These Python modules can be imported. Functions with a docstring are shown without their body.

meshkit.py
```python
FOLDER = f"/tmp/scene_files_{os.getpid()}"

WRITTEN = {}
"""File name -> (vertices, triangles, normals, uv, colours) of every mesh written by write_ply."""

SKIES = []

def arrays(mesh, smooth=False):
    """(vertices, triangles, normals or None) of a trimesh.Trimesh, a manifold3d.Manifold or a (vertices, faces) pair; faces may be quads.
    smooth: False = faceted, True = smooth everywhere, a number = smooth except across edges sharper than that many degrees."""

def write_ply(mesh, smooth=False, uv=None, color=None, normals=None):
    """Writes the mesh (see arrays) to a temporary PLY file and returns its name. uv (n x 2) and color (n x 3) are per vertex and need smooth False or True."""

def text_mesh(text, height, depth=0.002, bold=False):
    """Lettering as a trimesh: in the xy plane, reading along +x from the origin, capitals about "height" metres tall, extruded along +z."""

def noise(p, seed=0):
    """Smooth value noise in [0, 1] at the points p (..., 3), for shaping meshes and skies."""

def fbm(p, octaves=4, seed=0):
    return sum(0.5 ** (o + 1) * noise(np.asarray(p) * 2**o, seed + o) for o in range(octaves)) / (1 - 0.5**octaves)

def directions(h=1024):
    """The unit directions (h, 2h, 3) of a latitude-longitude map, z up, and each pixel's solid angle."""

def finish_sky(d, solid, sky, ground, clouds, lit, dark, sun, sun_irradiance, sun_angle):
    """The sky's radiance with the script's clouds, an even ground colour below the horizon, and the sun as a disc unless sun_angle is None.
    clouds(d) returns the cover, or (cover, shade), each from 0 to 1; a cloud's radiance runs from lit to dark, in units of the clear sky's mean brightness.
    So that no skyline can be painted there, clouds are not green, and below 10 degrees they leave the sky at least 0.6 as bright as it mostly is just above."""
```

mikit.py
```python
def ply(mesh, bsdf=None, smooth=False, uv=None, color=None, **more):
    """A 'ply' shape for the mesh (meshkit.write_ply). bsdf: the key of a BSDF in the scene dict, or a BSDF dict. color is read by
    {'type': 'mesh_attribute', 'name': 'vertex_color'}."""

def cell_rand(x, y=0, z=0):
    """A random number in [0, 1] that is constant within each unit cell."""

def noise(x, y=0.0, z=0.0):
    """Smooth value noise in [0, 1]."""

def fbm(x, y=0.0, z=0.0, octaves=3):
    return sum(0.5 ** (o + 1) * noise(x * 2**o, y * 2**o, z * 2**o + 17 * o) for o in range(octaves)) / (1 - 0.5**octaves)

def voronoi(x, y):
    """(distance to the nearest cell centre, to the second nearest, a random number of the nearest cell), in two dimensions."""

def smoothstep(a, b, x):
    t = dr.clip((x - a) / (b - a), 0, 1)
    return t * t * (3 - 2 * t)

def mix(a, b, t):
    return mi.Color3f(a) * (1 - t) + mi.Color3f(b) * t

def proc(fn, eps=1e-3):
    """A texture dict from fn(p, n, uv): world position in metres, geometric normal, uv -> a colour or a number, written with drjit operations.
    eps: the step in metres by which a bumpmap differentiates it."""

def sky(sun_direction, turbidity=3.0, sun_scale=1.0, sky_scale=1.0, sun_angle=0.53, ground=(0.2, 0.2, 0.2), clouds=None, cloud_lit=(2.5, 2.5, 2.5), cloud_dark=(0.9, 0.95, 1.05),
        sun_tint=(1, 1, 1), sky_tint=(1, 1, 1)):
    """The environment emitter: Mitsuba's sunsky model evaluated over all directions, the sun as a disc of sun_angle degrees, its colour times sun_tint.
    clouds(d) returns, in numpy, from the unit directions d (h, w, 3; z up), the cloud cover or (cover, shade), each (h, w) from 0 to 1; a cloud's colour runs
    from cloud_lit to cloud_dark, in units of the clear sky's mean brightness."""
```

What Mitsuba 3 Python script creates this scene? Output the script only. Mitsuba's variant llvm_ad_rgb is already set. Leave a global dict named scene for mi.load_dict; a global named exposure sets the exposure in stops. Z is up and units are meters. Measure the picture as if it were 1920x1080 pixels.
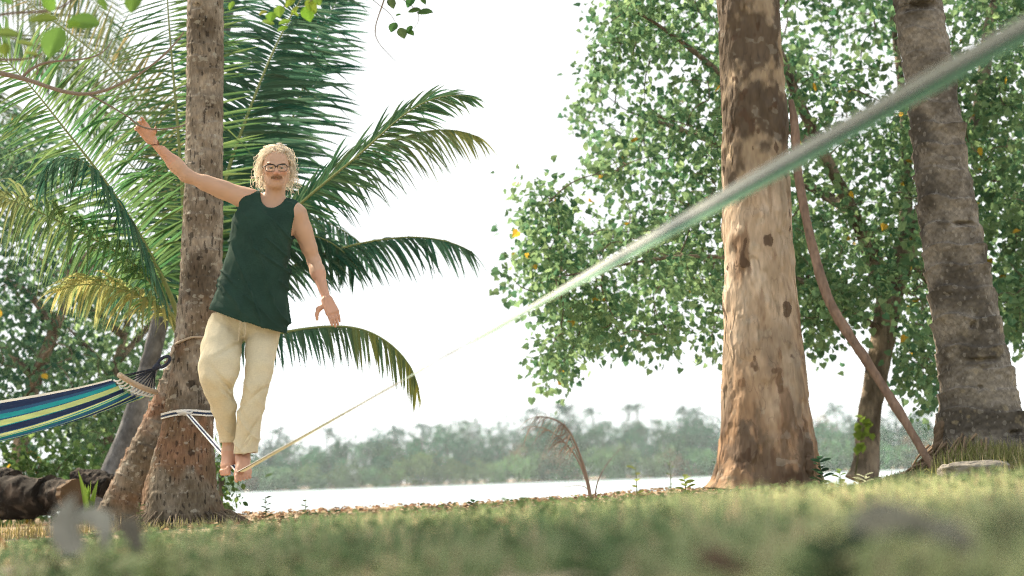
import math, numpy as np, trimesh, drjit as dr, mitsuba as mi, mikit, meshkit
from scipy.interpolate import CubicSpline, PchipInterpolator
from mikit import noise, fbm, smoothstep, mix, proc

# ------------------------------------------------------------------ camera, sky, sun, exposure
W, H, F = 1920.0, 1080.0, 2667.0                     # the photograph's pixels and focal length in pixels
CAM = np.array([0.0, 0.0, 1.30])                     # water level is z = 0, the lawn about z = 1.15
PITCH, ROLL = math.atan(356 / F), math.atan(0.0341)
_f = np.array([0, math.cos(PITCH), math.sin(PITCH)])
_u0, _r0 = np.array([0, -math.sin(PITCH), math.cos(PITCH)]), np.array([1.0, 0, 0])
CU = _u0 * math.cos(ROLL) + _r0 * math.sin(ROLL)
CR = _r0 * math.cos(ROLL) - _u0 * math.sin(ROLL)
FOCUS = 7.9
scene, labels = {}, {}
scene['camera'] = {'type': 'thinlens', 'fov': math.degrees(2 * math.atan(W / 2 / F)), 'fov_axis': 'x',
                   'to_world': mi.ScalarTransform4f().look_at(origin=CAM.tolist(), target=(CAM + _f).tolist(), up=CU.tolist()),
                   'aperture_radius': 0.0125, 'focus_distance': FOCUS, 'near_clip': 0.05, 'far_clip': 3000.0,
                   'medium': {'type': 'ref', 'id': 'haze_air'}}
AZ, EL = math.radians(-52), math.radians(45)
SUN = [math.sin(AZ) * math.cos(EL), math.cos(AZ) * math.cos(EL), math.sin(EL)]
scene['sky'] = mikit.sky(SUN, turbidity=3, sun_scale=1.0, sun_angle=0.9, clouds=lambda d: 1.0, cloud_lit=(1.68, 1.73, 1.75), sun_tint=(0.97, 0.985, 0.99))
exposure = 3.05


def P(px, py, d):
    """World point at depth y = d that the photograph shows at pixel (px, py)."""
    v = CR * ((px - W / 2) / F) - CU * ((py - H / 2) / F) + _f
    return CAM + v * (d / v[1])


def PA(a):
    return np.array([P(*q[:3]) for q in a])


def proj(p):
    v = np.atleast_2d(p) - CAM
    z = np.maximum(v @ _f, 1e-6)
    return np.stack([W / 2 + F * (v @ CR) / z, H / 2 - F * (v @ CU) / z], 1)


def unit(v):
    v = np.asarray(v, float)
    return v / np.maximum(np.linalg.norm(v, axis=-1, keepdims=True), 1e-12)


# ------------------------------------------------------------------ naming helpers
def numbered(name):
    taken = lambda k: k in labels or any(s == k or s.startswith(k + '__') for s in scene)
    if not taken(name):
        return name
    i = 1
    while taken(f'{name}_{i:03d}'):
        i += 1
    return f'{name}_{i:03d}'


COUNT = {}


def fresh(name):
    n = COUNT.get(name, 0)
    COUNT[name] = n + 1
    return name if n == 0 else f'{name}_{n:03d}'


def thing(name, label, cat, group=None):
    k = fresh(name)
    labels[k] = {'label': label, 'category': cat}
    if group:
        labels[k]['group'] = group
    return k


def part(parent, name, mesh, bsdf, smooth=False, label=None, kind=None, color=None, uv=None):
    k = fresh(f'{parent}__{name}' if parent else name)
    if isinstance(mesh, MB):
        color = mesh.col()
        mesh = mesh.arrays()
    scene[k] = mikit.ply(mesh, bsdf, smooth=smooth, color=color, uv=uv)
    if label or kind:
        labels[k] = {}
        if label:
            labels[k]['label'] = label
        if kind:
            labels[k]['kind'] = kind
    return k


class MB:
    """Collects vertices, triangles and vertex colours."""

    def __init__(self):
        self.v, self.f, self.c, self.n = [], [], [], 0

    def add(self, v, f, c=(1, 1, 1)):
        v = np.asarray(v, float)
        self.v.append(v)
        self.f.append(np.asarray(f, int) + self.n)
        self.c.append(np.broadcast_to(np.asarray(c, float), v.shape))
        self.n += len(v)
        return self

    def arrays(self):
        return np.vstack(self.v), np.vstack(self.f)

    def col(self):
        return np.vstack(self.c)


# ------------------------------------------------------------------ shape helpers
def spline(pts, n, power=1.0):
    pts = np.asarray(pts, float)
    t = np.concatenate([[0], np.cumsum(np.linalg.norm(np.diff(pts, axis=0), axis=1))])
    if len(pts) == 2:
        return pts[0] + np.linspace(0, 1, n)[:, None] * (pts[1] - pts[0])
    return PchipInterpolator(t / t[-1], pts)(np.linspace(0, 1, n) ** power) if len(pts) < 3 else CubicSpline(t / t[-1], pts)(np.linspace(0, 1, n) ** power)


def frames(p):
    t = unit(np.gradient(p, axis=0))
    a = np.array([1.0, 0, 0]) if abs(t[0][0]) < 0.8 else np.array([0, 0, 1.0])
    xs = []
    for q in t:
        a = unit(a - (a @ q) * q)
        xs.append(a)
    xs = np.array(xs)
    return t, xs, np.cross(t, xs)


def tube(pts, radii, sides=8, n=None, caps=True, disp=None, dense=None):
    """A tapered tube through pts (smoothed to n rings). disp(s, ang, pos) -> extra radius."""
    pts = np.asarray(pts, float)
    radii = np.broadcast_to(np.asarray(radii, float), (len(pts),))
    if n:
        t = np.concatenate([[0], np.cumsum(np.linalg.norm(np.diff(pts, axis=0), axis=1))])
        at = np.linspace(0, 1, n) if dense is None else np.interp(np.linspace(0, 1, n), [0, dense[1], 1], [0, dense[0], 1])
        r = PchipInterpolator(t / t[-1], radii)(at)
        pts = spline(pts, n) if dense is None else CubicSpline(t / t[-1], pts)(at)
    else:
        n, r = len(pts), radii
    _, x, y = frames(pts)
    a = np.arange(sides) / sides * 2 * np.pi
    ring = np.cos(a)[None, :, None] * x[:, None] + np.sin(a)[None, :, None] * y[:, None]
    rr = np.repeat(r[:, None], sides, 1)
    if disp is not None:
        s = np.concatenate([[0], np.cumsum(np.linalg.norm(np.diff(pts, axis=0), axis=1))])
        rr = rr + disp(np.repeat(s[:, None], sides, 1), np.repeat(a[None], n, 0), pts[:, None] + ring * rr[..., None])
    v = (pts[:, None] + ring * rr[..., None]).reshape(-1, 3)
    i, j = np.meshgrid(np.arange(n - 1), np.arange(sides), indexing='ij')
    a0, a1 = i * sides + j, i * sides + (j + 1) % sides
    f = np.concatenate([np.stack([a0, a1, a1 + sides], -1).reshape(-1, 3), np.stack([a0, a1 + sides, a0 + sides], -1).reshape(-1, 3)])
    if caps:
        k = len(v)
        v = np.vstack([v, pts[0], pts[-1]])
        j = np.arange(sides)
        f = np.vstack([f, np.stack([j * 0 + k, (j + 1) % sides, j], 1), np.stack([j * 0 + k + 1, (n - 1) * sides + j, (n - 1) * sides + (j + 1) % sides], 1)])
    return v, f


def strips(base, direc, side, length, width, droop=0.0, nseg=4, fold=0.25, shape='blade', curl=None, color=(1, 1, 1), down=(0, 0, -1)):
    """Many folded blades at once: per blade a V-shaped strip of nseg segments. Returns v (N, m, 3), f (m-local faces), c (N, m, 3)."""
    base, direc, side = np.asarray(base, float), unit(direc), np.asarray(side, float)
    N = len(base)
    side = unit(side - (side * direc).sum(-1, keepdims=True) * direc)
    nrm = np.cross(direc, side)
    t = np.linspace(0, 1, nseg + 1)
    prof = {'blade': np.maximum(0.03, (1 - t ** 2.2)) * np.minimum(1, 0.45 + 4 * t), 'grass': np.maximum(0.02, 1 - t ** 1.6),
            'leaflet': np.maximum(0.03, np.minimum(1, 0.35 + 5 * t) * (1 - t ** 3) ** 0.9)}[shape]
    droop = np.broadcast_to(np.asarray(droop, float), (N,))
    L, Wd = np.broadcast_to(np.asarray(length, float), (N,)), np.broadcast_to(np.asarray(width, float), (N,))
    cl = np.zeros(N) if curl is None else np.broadcast_to(np.asarray(curl, float), (N,))
    mid = base[:, None] + direc[:, None] * (L[:, None] * t)[..., None] + np.asarray(down, float) * (droop * L)[:, None, None] * (t ** 2)[None, :, None] + nrm[:, None] * (cl * L)[:, None, None] * (t ** 2)[None, :, None]
    # keep the length
    seg = np.linalg.norm(np.diff(mid, axis=1), axis=-1).sum(1)
    mid = base[:, None] + (mid - base[:, None]) * (L / seg)[:, None, None]
    off = (Wd[:, None] * prof[None] * 0.5)[..., None]
    lift = nrm[:, None] * off * fold
    v = np.stack([mid - side[:, None] * off + lift, mid, mid + side[:, None] * off + lift], 2).reshape(N, -1, 3)
    f = []
    for k in range(nseg):
        for q in (0, 1):
            a = 3 * k + q
            f += [[a, a + 1, a + 4], [a, a + 4, a + 3]]
    c = np.broadcast_to(np.asarray(color, float).reshape(-1, 1, 3) if np.ndim(color) > 1 else np.asarray(color, float), v.shape)
    return v, np.array(f), c


def flat(mb, vfc):
    v, f, c = vfc
    N, m = v.shape[:2]
    return mb.add(v.reshape(-1, 3), (f[None] + (np.arange(N) * m)[:, None, None]).reshape(-1, 3), c.reshape(-1, 3))


HEART = np.array([[0, .48, -.02], [0, .07, 0], [-.30, -.03, .06], [-.50, .22, .10], [-.40, .55, .08], [-.17, .82, .02], [0, 1.05, -.10], [.17, .82, .02], [.40, .55, .08], [.50, .22, .10], [.30, -.03, .06]])
OVAL = np.array([[0, .5, -.03], [0, 0, 0], [-.16, .10, .03], [-.31, .36, .07], [-.30, .62, .06], [-.16, .86, .02], [0, 1.0, -.07], [.16, .86, .02], [.30, .62, .06], [.31, .36, .07], [.16, .10, .03]])
FAN = np.array([[0, k, k + 1] for k in range(1, 10)] + [[0, 10, 1]])[:, [0, 2, 1]]


def leaves(base, direc, nrm, size, template=HEART, color=(1, 1, 1)):
    base, direc = np.asarray(base, float), unit(direc)
    nrm = unit(nrm - (nrm * direc).sum(-1, keepdims=True) * direc)
    side = np.cross(direc, nrm)
    s = np.broadcast_to(np.asarray(size, float), (len(base),))[:, None, None]
    v = base[:, None] + s * (template[None, :, :1] * side[:, None] + template[None, :, 1:2] * direc[:, None] + template[None, :, 2:] * nrm[:, None])
    c = np.broadcast_to(np.asarray(color, float).reshape(-1, 1, 3) if np.ndim(color) > 1 else np.asarray(color, float), v.shape)
    return v, FAN, c


def rdir(rng, n):
    return unit(rng.normal(size=(n, 3)))


# ------------------------------------------------------------------ materials
def rgb(*c):
    return {'type': 'rgb', 'value': list(c)}


VC = {'type': 'mesh_attribute', 'name': 'vertex_color'}


def leafy(name, trans=1.0, rough=0.5, spec=0.35):
    scene[name] = {'type': 'principledthin', 'base_color': VC, 'roughness': rough, 'diff_trans': trans, 'eta': 1.4}


def solid(name, color, rough=0.8, spec=0.3, **more):
    scene[name] = {'type': 'twosided', 'b': {'type': 'principled', 'base_color': color, 'roughness': rough, 'specular': spec, **more}}


def bumpy(name, color, height, scale, rough=0.85, spec=0.25):
    scene[name] = {'type': 'twosided', 'b': {'type': 'bumpmap', 't': height, 'scale': scale, 'n': {'type': 'principled', 'base_color': color, 'roughness': rough, 'specular': spec}}}


leafy('mat_leaf', 1.2, 0.42)
leafy('mat_palm', 1.0, 0.30)
leafy('mat_grass', 1.0, 0.55)
leafy('mat_hair', 1.2, 0.5)
solid('mat_paint', VC, 0.75)
solid('mat_wood', VC, 0.85, 0.2)


def palm_bark(p, n, uv):
    g = fbm(p.x * 9, p.y * 9, p.z * 7, 4)
    fine = fbm(p.x * 110, p.y * 110, p.z * 26, 3)
    spots = smoothstep(0.66, 0.74, fbm(p.x * 24 + 7, p.y * 24, p.z * 24, 3))
    speck = smoothstep(0.76, 0.82, noise(p.x * 60, p.y * 60, p.z * 50)) * smoothstep(0.4, 0.6, noise(p.x * 7, p.y * 7, p.z * 7))
    pit = smoothstep(0.70, 0.80, noise(p.x * 75, p.y * 75, p.z * 19))
    low = smoothstep(2.75, 1.9, p.z + (g - 0.5) * 0.9)
    red = smoothstep(0.42, 0.62, fbm(p.x * 5 + 3, p.y * 5, p.z * 3.2, 3)) * low
    c = mix((0.205, 0.165, 0.125), (0.40, 0.345, 0.285), smoothstep(0.3, 0.7, g))
    c = mix(c, mi.Color3f(0.30, 0.155, 0.09), red * 0.85)
    c = mix(c, mi.Color3f(0.16, 0.12, 0.075), smoothstep(0.52, 0.66, fbm(p.x * 3.1, p.y * 3.1 + 5, p.z * 2.1, 3)) * 0.6)
    foot = smoothstep(1.75, 1.15, p.z + (g - 0.5) * 0.4)
    c = mix(c, mi.Color3f(0.115, 0.095, 0.06), foot * 0.55)
    band = smoothstep(0.55, 0.75, noise(p.z * 5.5 + 2 * g, p.x * 3, p.y * 3))
    c = c * (0.30 + 0.80 * fine) * (1 - 0.45 * band) * (1 - 0.65 * pit)
    c = mix(c, mi.Color3f(0.42, 0.41, 0.36), dr.maximum(spots * 0.42, speck * 0.30))
    return c


def bark_h(p, n, uv):
    return fbm(p.x * 95, p.y * 95, p.z * 22, 3) + 0.6 * fbm(p.x * 30, p.y * 30, p.z * 30, 2)


bumpy('mat_palm_bark', proc(palm_bark), proc(bark_h, 3e-3), 0.012)


def notch_bark(p, n, uv):
    g = fbm(p.x * 8 + 2, p.y * 8, p.z * 6, 4)
    fine = fbm(p.x * 80, p.y * 80, p.z * 60, 3)
    c = mix((0.085, 0.075, 0.063), (0.265, 0.238, 0.205), smoothstep(0.32, 0.70, g))
    lich = smoothstep(0.60, 0.72, fbm(p.x * 20, p.y * 20 + 9, p.z * 20, 3)) * smoothstep(2.3, 1.5, p.z)
    speck = smoothstep(0.72, 0.78, noise(p.x * 60, p.y * 60, p.z * 35))
    c = mix(c, mi.Color3f(0.36, 0.30, 0.19), lich * 0.45)
    return mix(c * (0.28 + 0.75 * fine), mi.Color3f(0.36, 0.34, 0.31), speck * 0.22)


bumpy('mat_notch_bark', proc(notch_bark), proc(bark_h, 3e-3), 0.010)


def pale_bark(p, n, uv):
    z = p.z + (fbm(p.x * 6, p.y * 6, p.z * 2.5, 3) - 0.5) * 1.1
    g = fbm(p.x * 7, p.y * 7, p.z * 3, 4)
    fine = fbm(p.x * 60, p.y * 60, p.z * 14, 3)
    tan = mix((0.44, 0.335, 0.24), (0.60, 0.49, 0.385), smoothstep(0.3, 0.7, g))
    grey = mix((0.30, 0.235, 0.165), (0.46, 0.39, 0.31), smoothstep(0.3, 0.7, fbm(p.x * 11 + 5, p.y * 11, p.z * 4, 3)))
    c = mix(tan, grey, smoothstep(0.45, 0.62, fbm(p.x * 4 + 1, p.y * 4, p.z * 1.3, 3)) * 0.8)
    streak = smoothstep(0.55, 0.70, fbm(p.x * 13 + 11, p.y * 13, p.z * 3.3, 4))
    c = mix(c, mi.Color3f(0.155, 0.085, 0.045), streak * 0.72)
    up = smoothstep(2.95, 3.12, z)                                     # old dark bark still on the upper trunk
    old = mix((0.085, 0.062, 0.043), (0.34, 0.265, 0.185), smoothstep(0.52, 0.66, fbm(p.x * 9 + 3, p.y * 9, p.z * 5, 4)))
    c = mix(c, old, up * 0.93)
    low = smoothstep(2.2, 1.3, z)
    hole = smoothstep(0.68, 0.74, fbm(p.x * 16 + 2, p.y * 16, p.z * 8, 3))
    c = mix(c, mi.Color3f(0.09, 0.055, 0.035), hole * 0.85)
    c = mix(c, mix((0.30, 0.185, 0.11), (0.085, 0.052, 0.034), smoothstep(0.42, 0.58, fbm(p.x * 12, p.y * 12, p.z * 5 + 3, 4))), low * 0.85)
    n1 = fbm(p.x * 26, p.y * 26, p.z * 5.5, 3)
    crack = (1 - smoothstep(0.008, 0.03, dr.abs(n1 - 0.5))) * smoothstep(0.42, 0.6, fbm(p.x * 5 + 9, p.y * 5, p.z * 3, 2))
    c = c * (1 - 0.2 * crack)
    lich = smoothstep(0.66, 0.74, fbm(p.x * 18 + 4, p.y * 18, p.z * 15, 3))
    c = mix(c, mi.Color3f(0.47, 0.45, 0.39), lich * 0.2)
    return c * (0.50 + 0.55 * fine)


def pale_h(p, n, uv):
    return fbm(p.x * 45, p.y * 45, p.z * 11, 3) + 1.2 * smoothstep(0.5, 0.62, fbm(p.x * 12, p.y * 12, p.z * 4, 3))


bumpy('mat_pale_bark', proc(pale_bark), proc(pale_h, 3e-3), 0.011)


def dark_bark(p, n, uv):
    g = fbm(p.x * 10, p.y * 10, p.z * 5, 4)
    fine = fbm(p.x * 60, p.y * 60, p.z * 14, 3)
    return mix((0.075, 0.06, 0.045), (0.24, 0.20, 0.155), smoothstep(0.3, 0.72, g)) * (0.5 + 1.0 * fine)


bumpy('mat_dark_bark', proc(dark_bark), proc(bark_h, 3e-3), 0.012)


def grey_bark(p, n, uv):
    g = fbm(p.x * 8, p.y * 8, p.z * 5, 4)
    ring = smoothstep(0.6, 0.8, noise(p.z * 11))
    return mix((0.085, 0.088, 0.095), (0.20, 0.205, 0.215), smoothstep(0.3, 0.72, g)) * (1 - 0.35 * ring) * (0.6 + 0.8 * fbm(p.x * 60, p.y * 60, p.z * 30, 2))


solid('mat_grey_bark', proc(grey_bark), 0.9, 0.2)


def soil(p, n, uv):
    g = fbm(p.x * 1.6, p.y * 1.6, 0.0, 4)
    fine = fbm(p.x * 40, p.y * 40, p.z * 40, 3)
    c = mix((0.24, 0.18, 0.125), (0.46, 0.375, 0.285), fine)
    green = smoothstep(0.40, 0.62, g) * smoothstep(8.2, 6.2, p.y - 1.0 * dr.maximum(p.x, 0))
    return mix(c, mix((0.055, 0.075, 0.025), (0.17, 0.19, 0.07), fine), green * 0.8)


bumpy('mat_soil', proc(soil), proc(lambda p, n, uv: fbm(p.x * 35, p.y * 35, p.z * 35, 3), 4e-3), 0.02, 0.95, 0.1)


def ripple(p, n, uv):
    return fbm(p.x * 0.9, p.y * 0.55, 0.0, 3) + 0.35 * noise(p.x * 4.2, p.y * 2.6)


scene['mat_water'] = {'type': 'twosided', 'b': {'type': 'bumpmap', 't': proc(ripple, 2e-2), 'scale': 0.16, 'n': {'type': 'principled', 'base_color': rgb(0.28, 0.35, 0.38), 'roughness': 0.22, 'specular': 0.6}}}


scene['mat_skin'] = {'type': 'twosided', 'b': {'type': 'principled', 'base_color': VC, 'roughness': 0.48, 'specular': 0.4, 'sheen': 0.15}}


def shirt_c(p, n, uv):
    g = fbm(p.x * 13, p.y * 13, p.z * 9, 4)
    w = fbm(p.x * 190, p.y * 190, p.z * 190, 2)
    return mix((0.014, 0.038, 0.031), (0.019, 0.048, 0.038), smoothstep(0.3, 0.72, g)) * (0.75 + 0.5 * w)


bumpy('mat_shirt', proc(shirt_c), proc(lambda p, n, uv: fbm(p.x * 24 + p.z * 7, p.y * 20, p.z * 9, 3), 4e-3), 0.012, 0.9, 0.15)


def pants_c(p, n, uv):
    g = fbm(p.x * 9, p.y * 9, p.z * 5, 3)
    w = fbm(p.x * 230, p.y * 230, p.z * 230, 2)
    return mix((0.47, 0.425, 0.305), (0.58, 0.53, 0.40), g) * (0.86 + 0.28 * w)


bumpy('mat_pants', proc(pants_c), proc(lambda p, n, uv: fbm(p.x * 22, p.y * 18, p.z * 7 - p.x * 9, 3), 4e-3), 0.010, 0.9, 0.15)
solid('mat_black', rgb(0.012, 0.011, 0.010), 0.3, 0.5)
scene['mat_lens'] = {'type': 'thindielectric', 'int_ior': 1.5}


bumpy('mat_stone', proc(lambda p, n, uv: mix((0.09, 0.085, 0.075), (0.25, 0.235, 0.21), fbm(p.x * 22, p.y * 22, p.z * 22, 4))), proc(lambda p, n, uv: fbm(p.x * 40, p.y * 40, p.z * 40, 3), 3e-3), 0.012)
solid('mat_far', VC, 1.0, 0.0)

# ------------------------------------------------------------------ air
scene['haze_air'] = {'type': 'homogeneous', 'albedo': {'type': 'rgb', 'value': [0.86, 0.94, 0.98]}, 'sigma_t': 0.0003}
scene['haze'] = {'type': 'cube', 'to_world': mi.ScalarTransform4f().translate([0, 270, 15]).scale([420, 330, 18]), 'bsdf': {'type': 'null'}, 'interior': {'type': 'ref', 'id': 'haze_air'}}
labels['haze'] = {'kind': 'stuff', 'label': 'pale haze over the water'}

# ------------------------------------------------------------------ ground and water
CREST = 12.0
MOUND = P(1850, 872, 7.2)


def sstep(a, b, x):
    t = np.clip((x - a) / (b - a), 0, 1)
    return t * t * (3 - 2 * t)


def ground_z(x, y):
    x, y = np.asarray(x, float), np.asarray(y, float)
    z = CAM[2] - 0.125 + 0.034 * np.clip(x, -4, 1.4) + 0.012 * sstep(3.5, 1.0, y) - 0.03 * sstep(1.5, 3.5, x) - 0.03 * sstep(7.0, 11.5, y) * sstep(-2.2, -0.3, x)
    p3 = np.stack([x, y, 0 * x], -1)
    z = z - 0.035 * sstep(3.5, 6.0, y) - 0.05 * sstep(1.2, 2.2, x) * sstep(7.6, 9.6, y) - 0.03 * sstep(1.0, 2.0, x) * sstep(8.5, 12.0, y)
    z = z + (meshkit.fbm(p3 * 0.8, 3, 5) - 0.5) * 0.05 * np.exp(-((y - 8) / 12) ** 2) + (meshkit.fbm(p3 * 4.5, 3, 6) - 0.5) * 0.03 * sstep(30, 14, y)
    r = np.hypot((x - MOUND[0]) / np.where(x < MOUND[0], 0.46, 0.62), (y - MOUND[1]) / 0.55)
    z = z + 0.165 * np.exp(-r ** 2.6) * (0.8 + 0.5 * meshkit.fbm(p3 * 6, 3, 8))
    crest = CREST + 9 * sstep(-0.27, -0.36, x / np.maximum(y, 1)) + 1.6 * sstep(1.5, 3.5, x)
    z = z - 1.75 * sstep(crest, crest + 6.0, y) - 0.02 * np.clip(y - crest, 0, 1.5)
    z = z + (0.95 + 0.3 * meshkit.fbm(p3 * 0.02, 2, 9)) * sstep(371, 378, y)
    return z


def axis(knots):
    return np.unique(np.concatenate([np.arange(a, b, s) for a, b, s in knots]))


gx = axis([(-400, -40, 24), (-40, -8, 1.6), (-8, 8, 0.07), (8, 40, 1.6), (40, 401, 24)])
gy = axis([(-40, -1, 3), (-1, 14, 0.07), (14, 24, 0.5), (24, 60, 6), (60, 360, 30), (360, 384, 2), (384, 580, 24)])
X, Y = np.meshgrid(gx, gy)
V = np.stack([X, Y, ground_z(X, Y)], -1).reshape(-1, 3)
i, j = np.meshgrid(np.arange(len(gy) - 1), np.arange(len(gx) - 1), indexing='ij')
a = i * len(gx) + j
part(None, 'ground', (V, np.concatenate([np.stack([a, a + 1, a + len(gx) + 1], -1).reshape(-1, 3), np.stack([a, a + len(gx) + 1, a + len(gx)], -1).reshape(-1, 3)])), 'mat_soil', smooth=True)
labels['ground'] = {'kind': 'structure', 'label': 'low grassy bank with bare brown earth along the water'}
wq = (np.array([[-400, 10, 0], [400, 10, 0], [400, 579, 0], [-400, 579, 0]], float), np.array([[0, 1, 2], [0, 2, 3]]))
part(None, 'water', wq, 'mat_water', uv=wq[0][:, :2] / 10)
labels['water'] = {'kind': 'structure', 'label': 'pale calm water between the bank and the far wooded shore'}


def on_ground(x, y, dz=0.0):
    return np.array([x, y, float(ground_z(np.array([x]), np.array([y]))[0]) + dz])


# ------------------------------------------------------------------ far shore
ORD = 'first second third fourth fifth sixth seventh eighth ninth tenth eleventh twelfth thirteenth fourteenth fifteenth sixteenth seventeenth eighteenth'.split()


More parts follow.
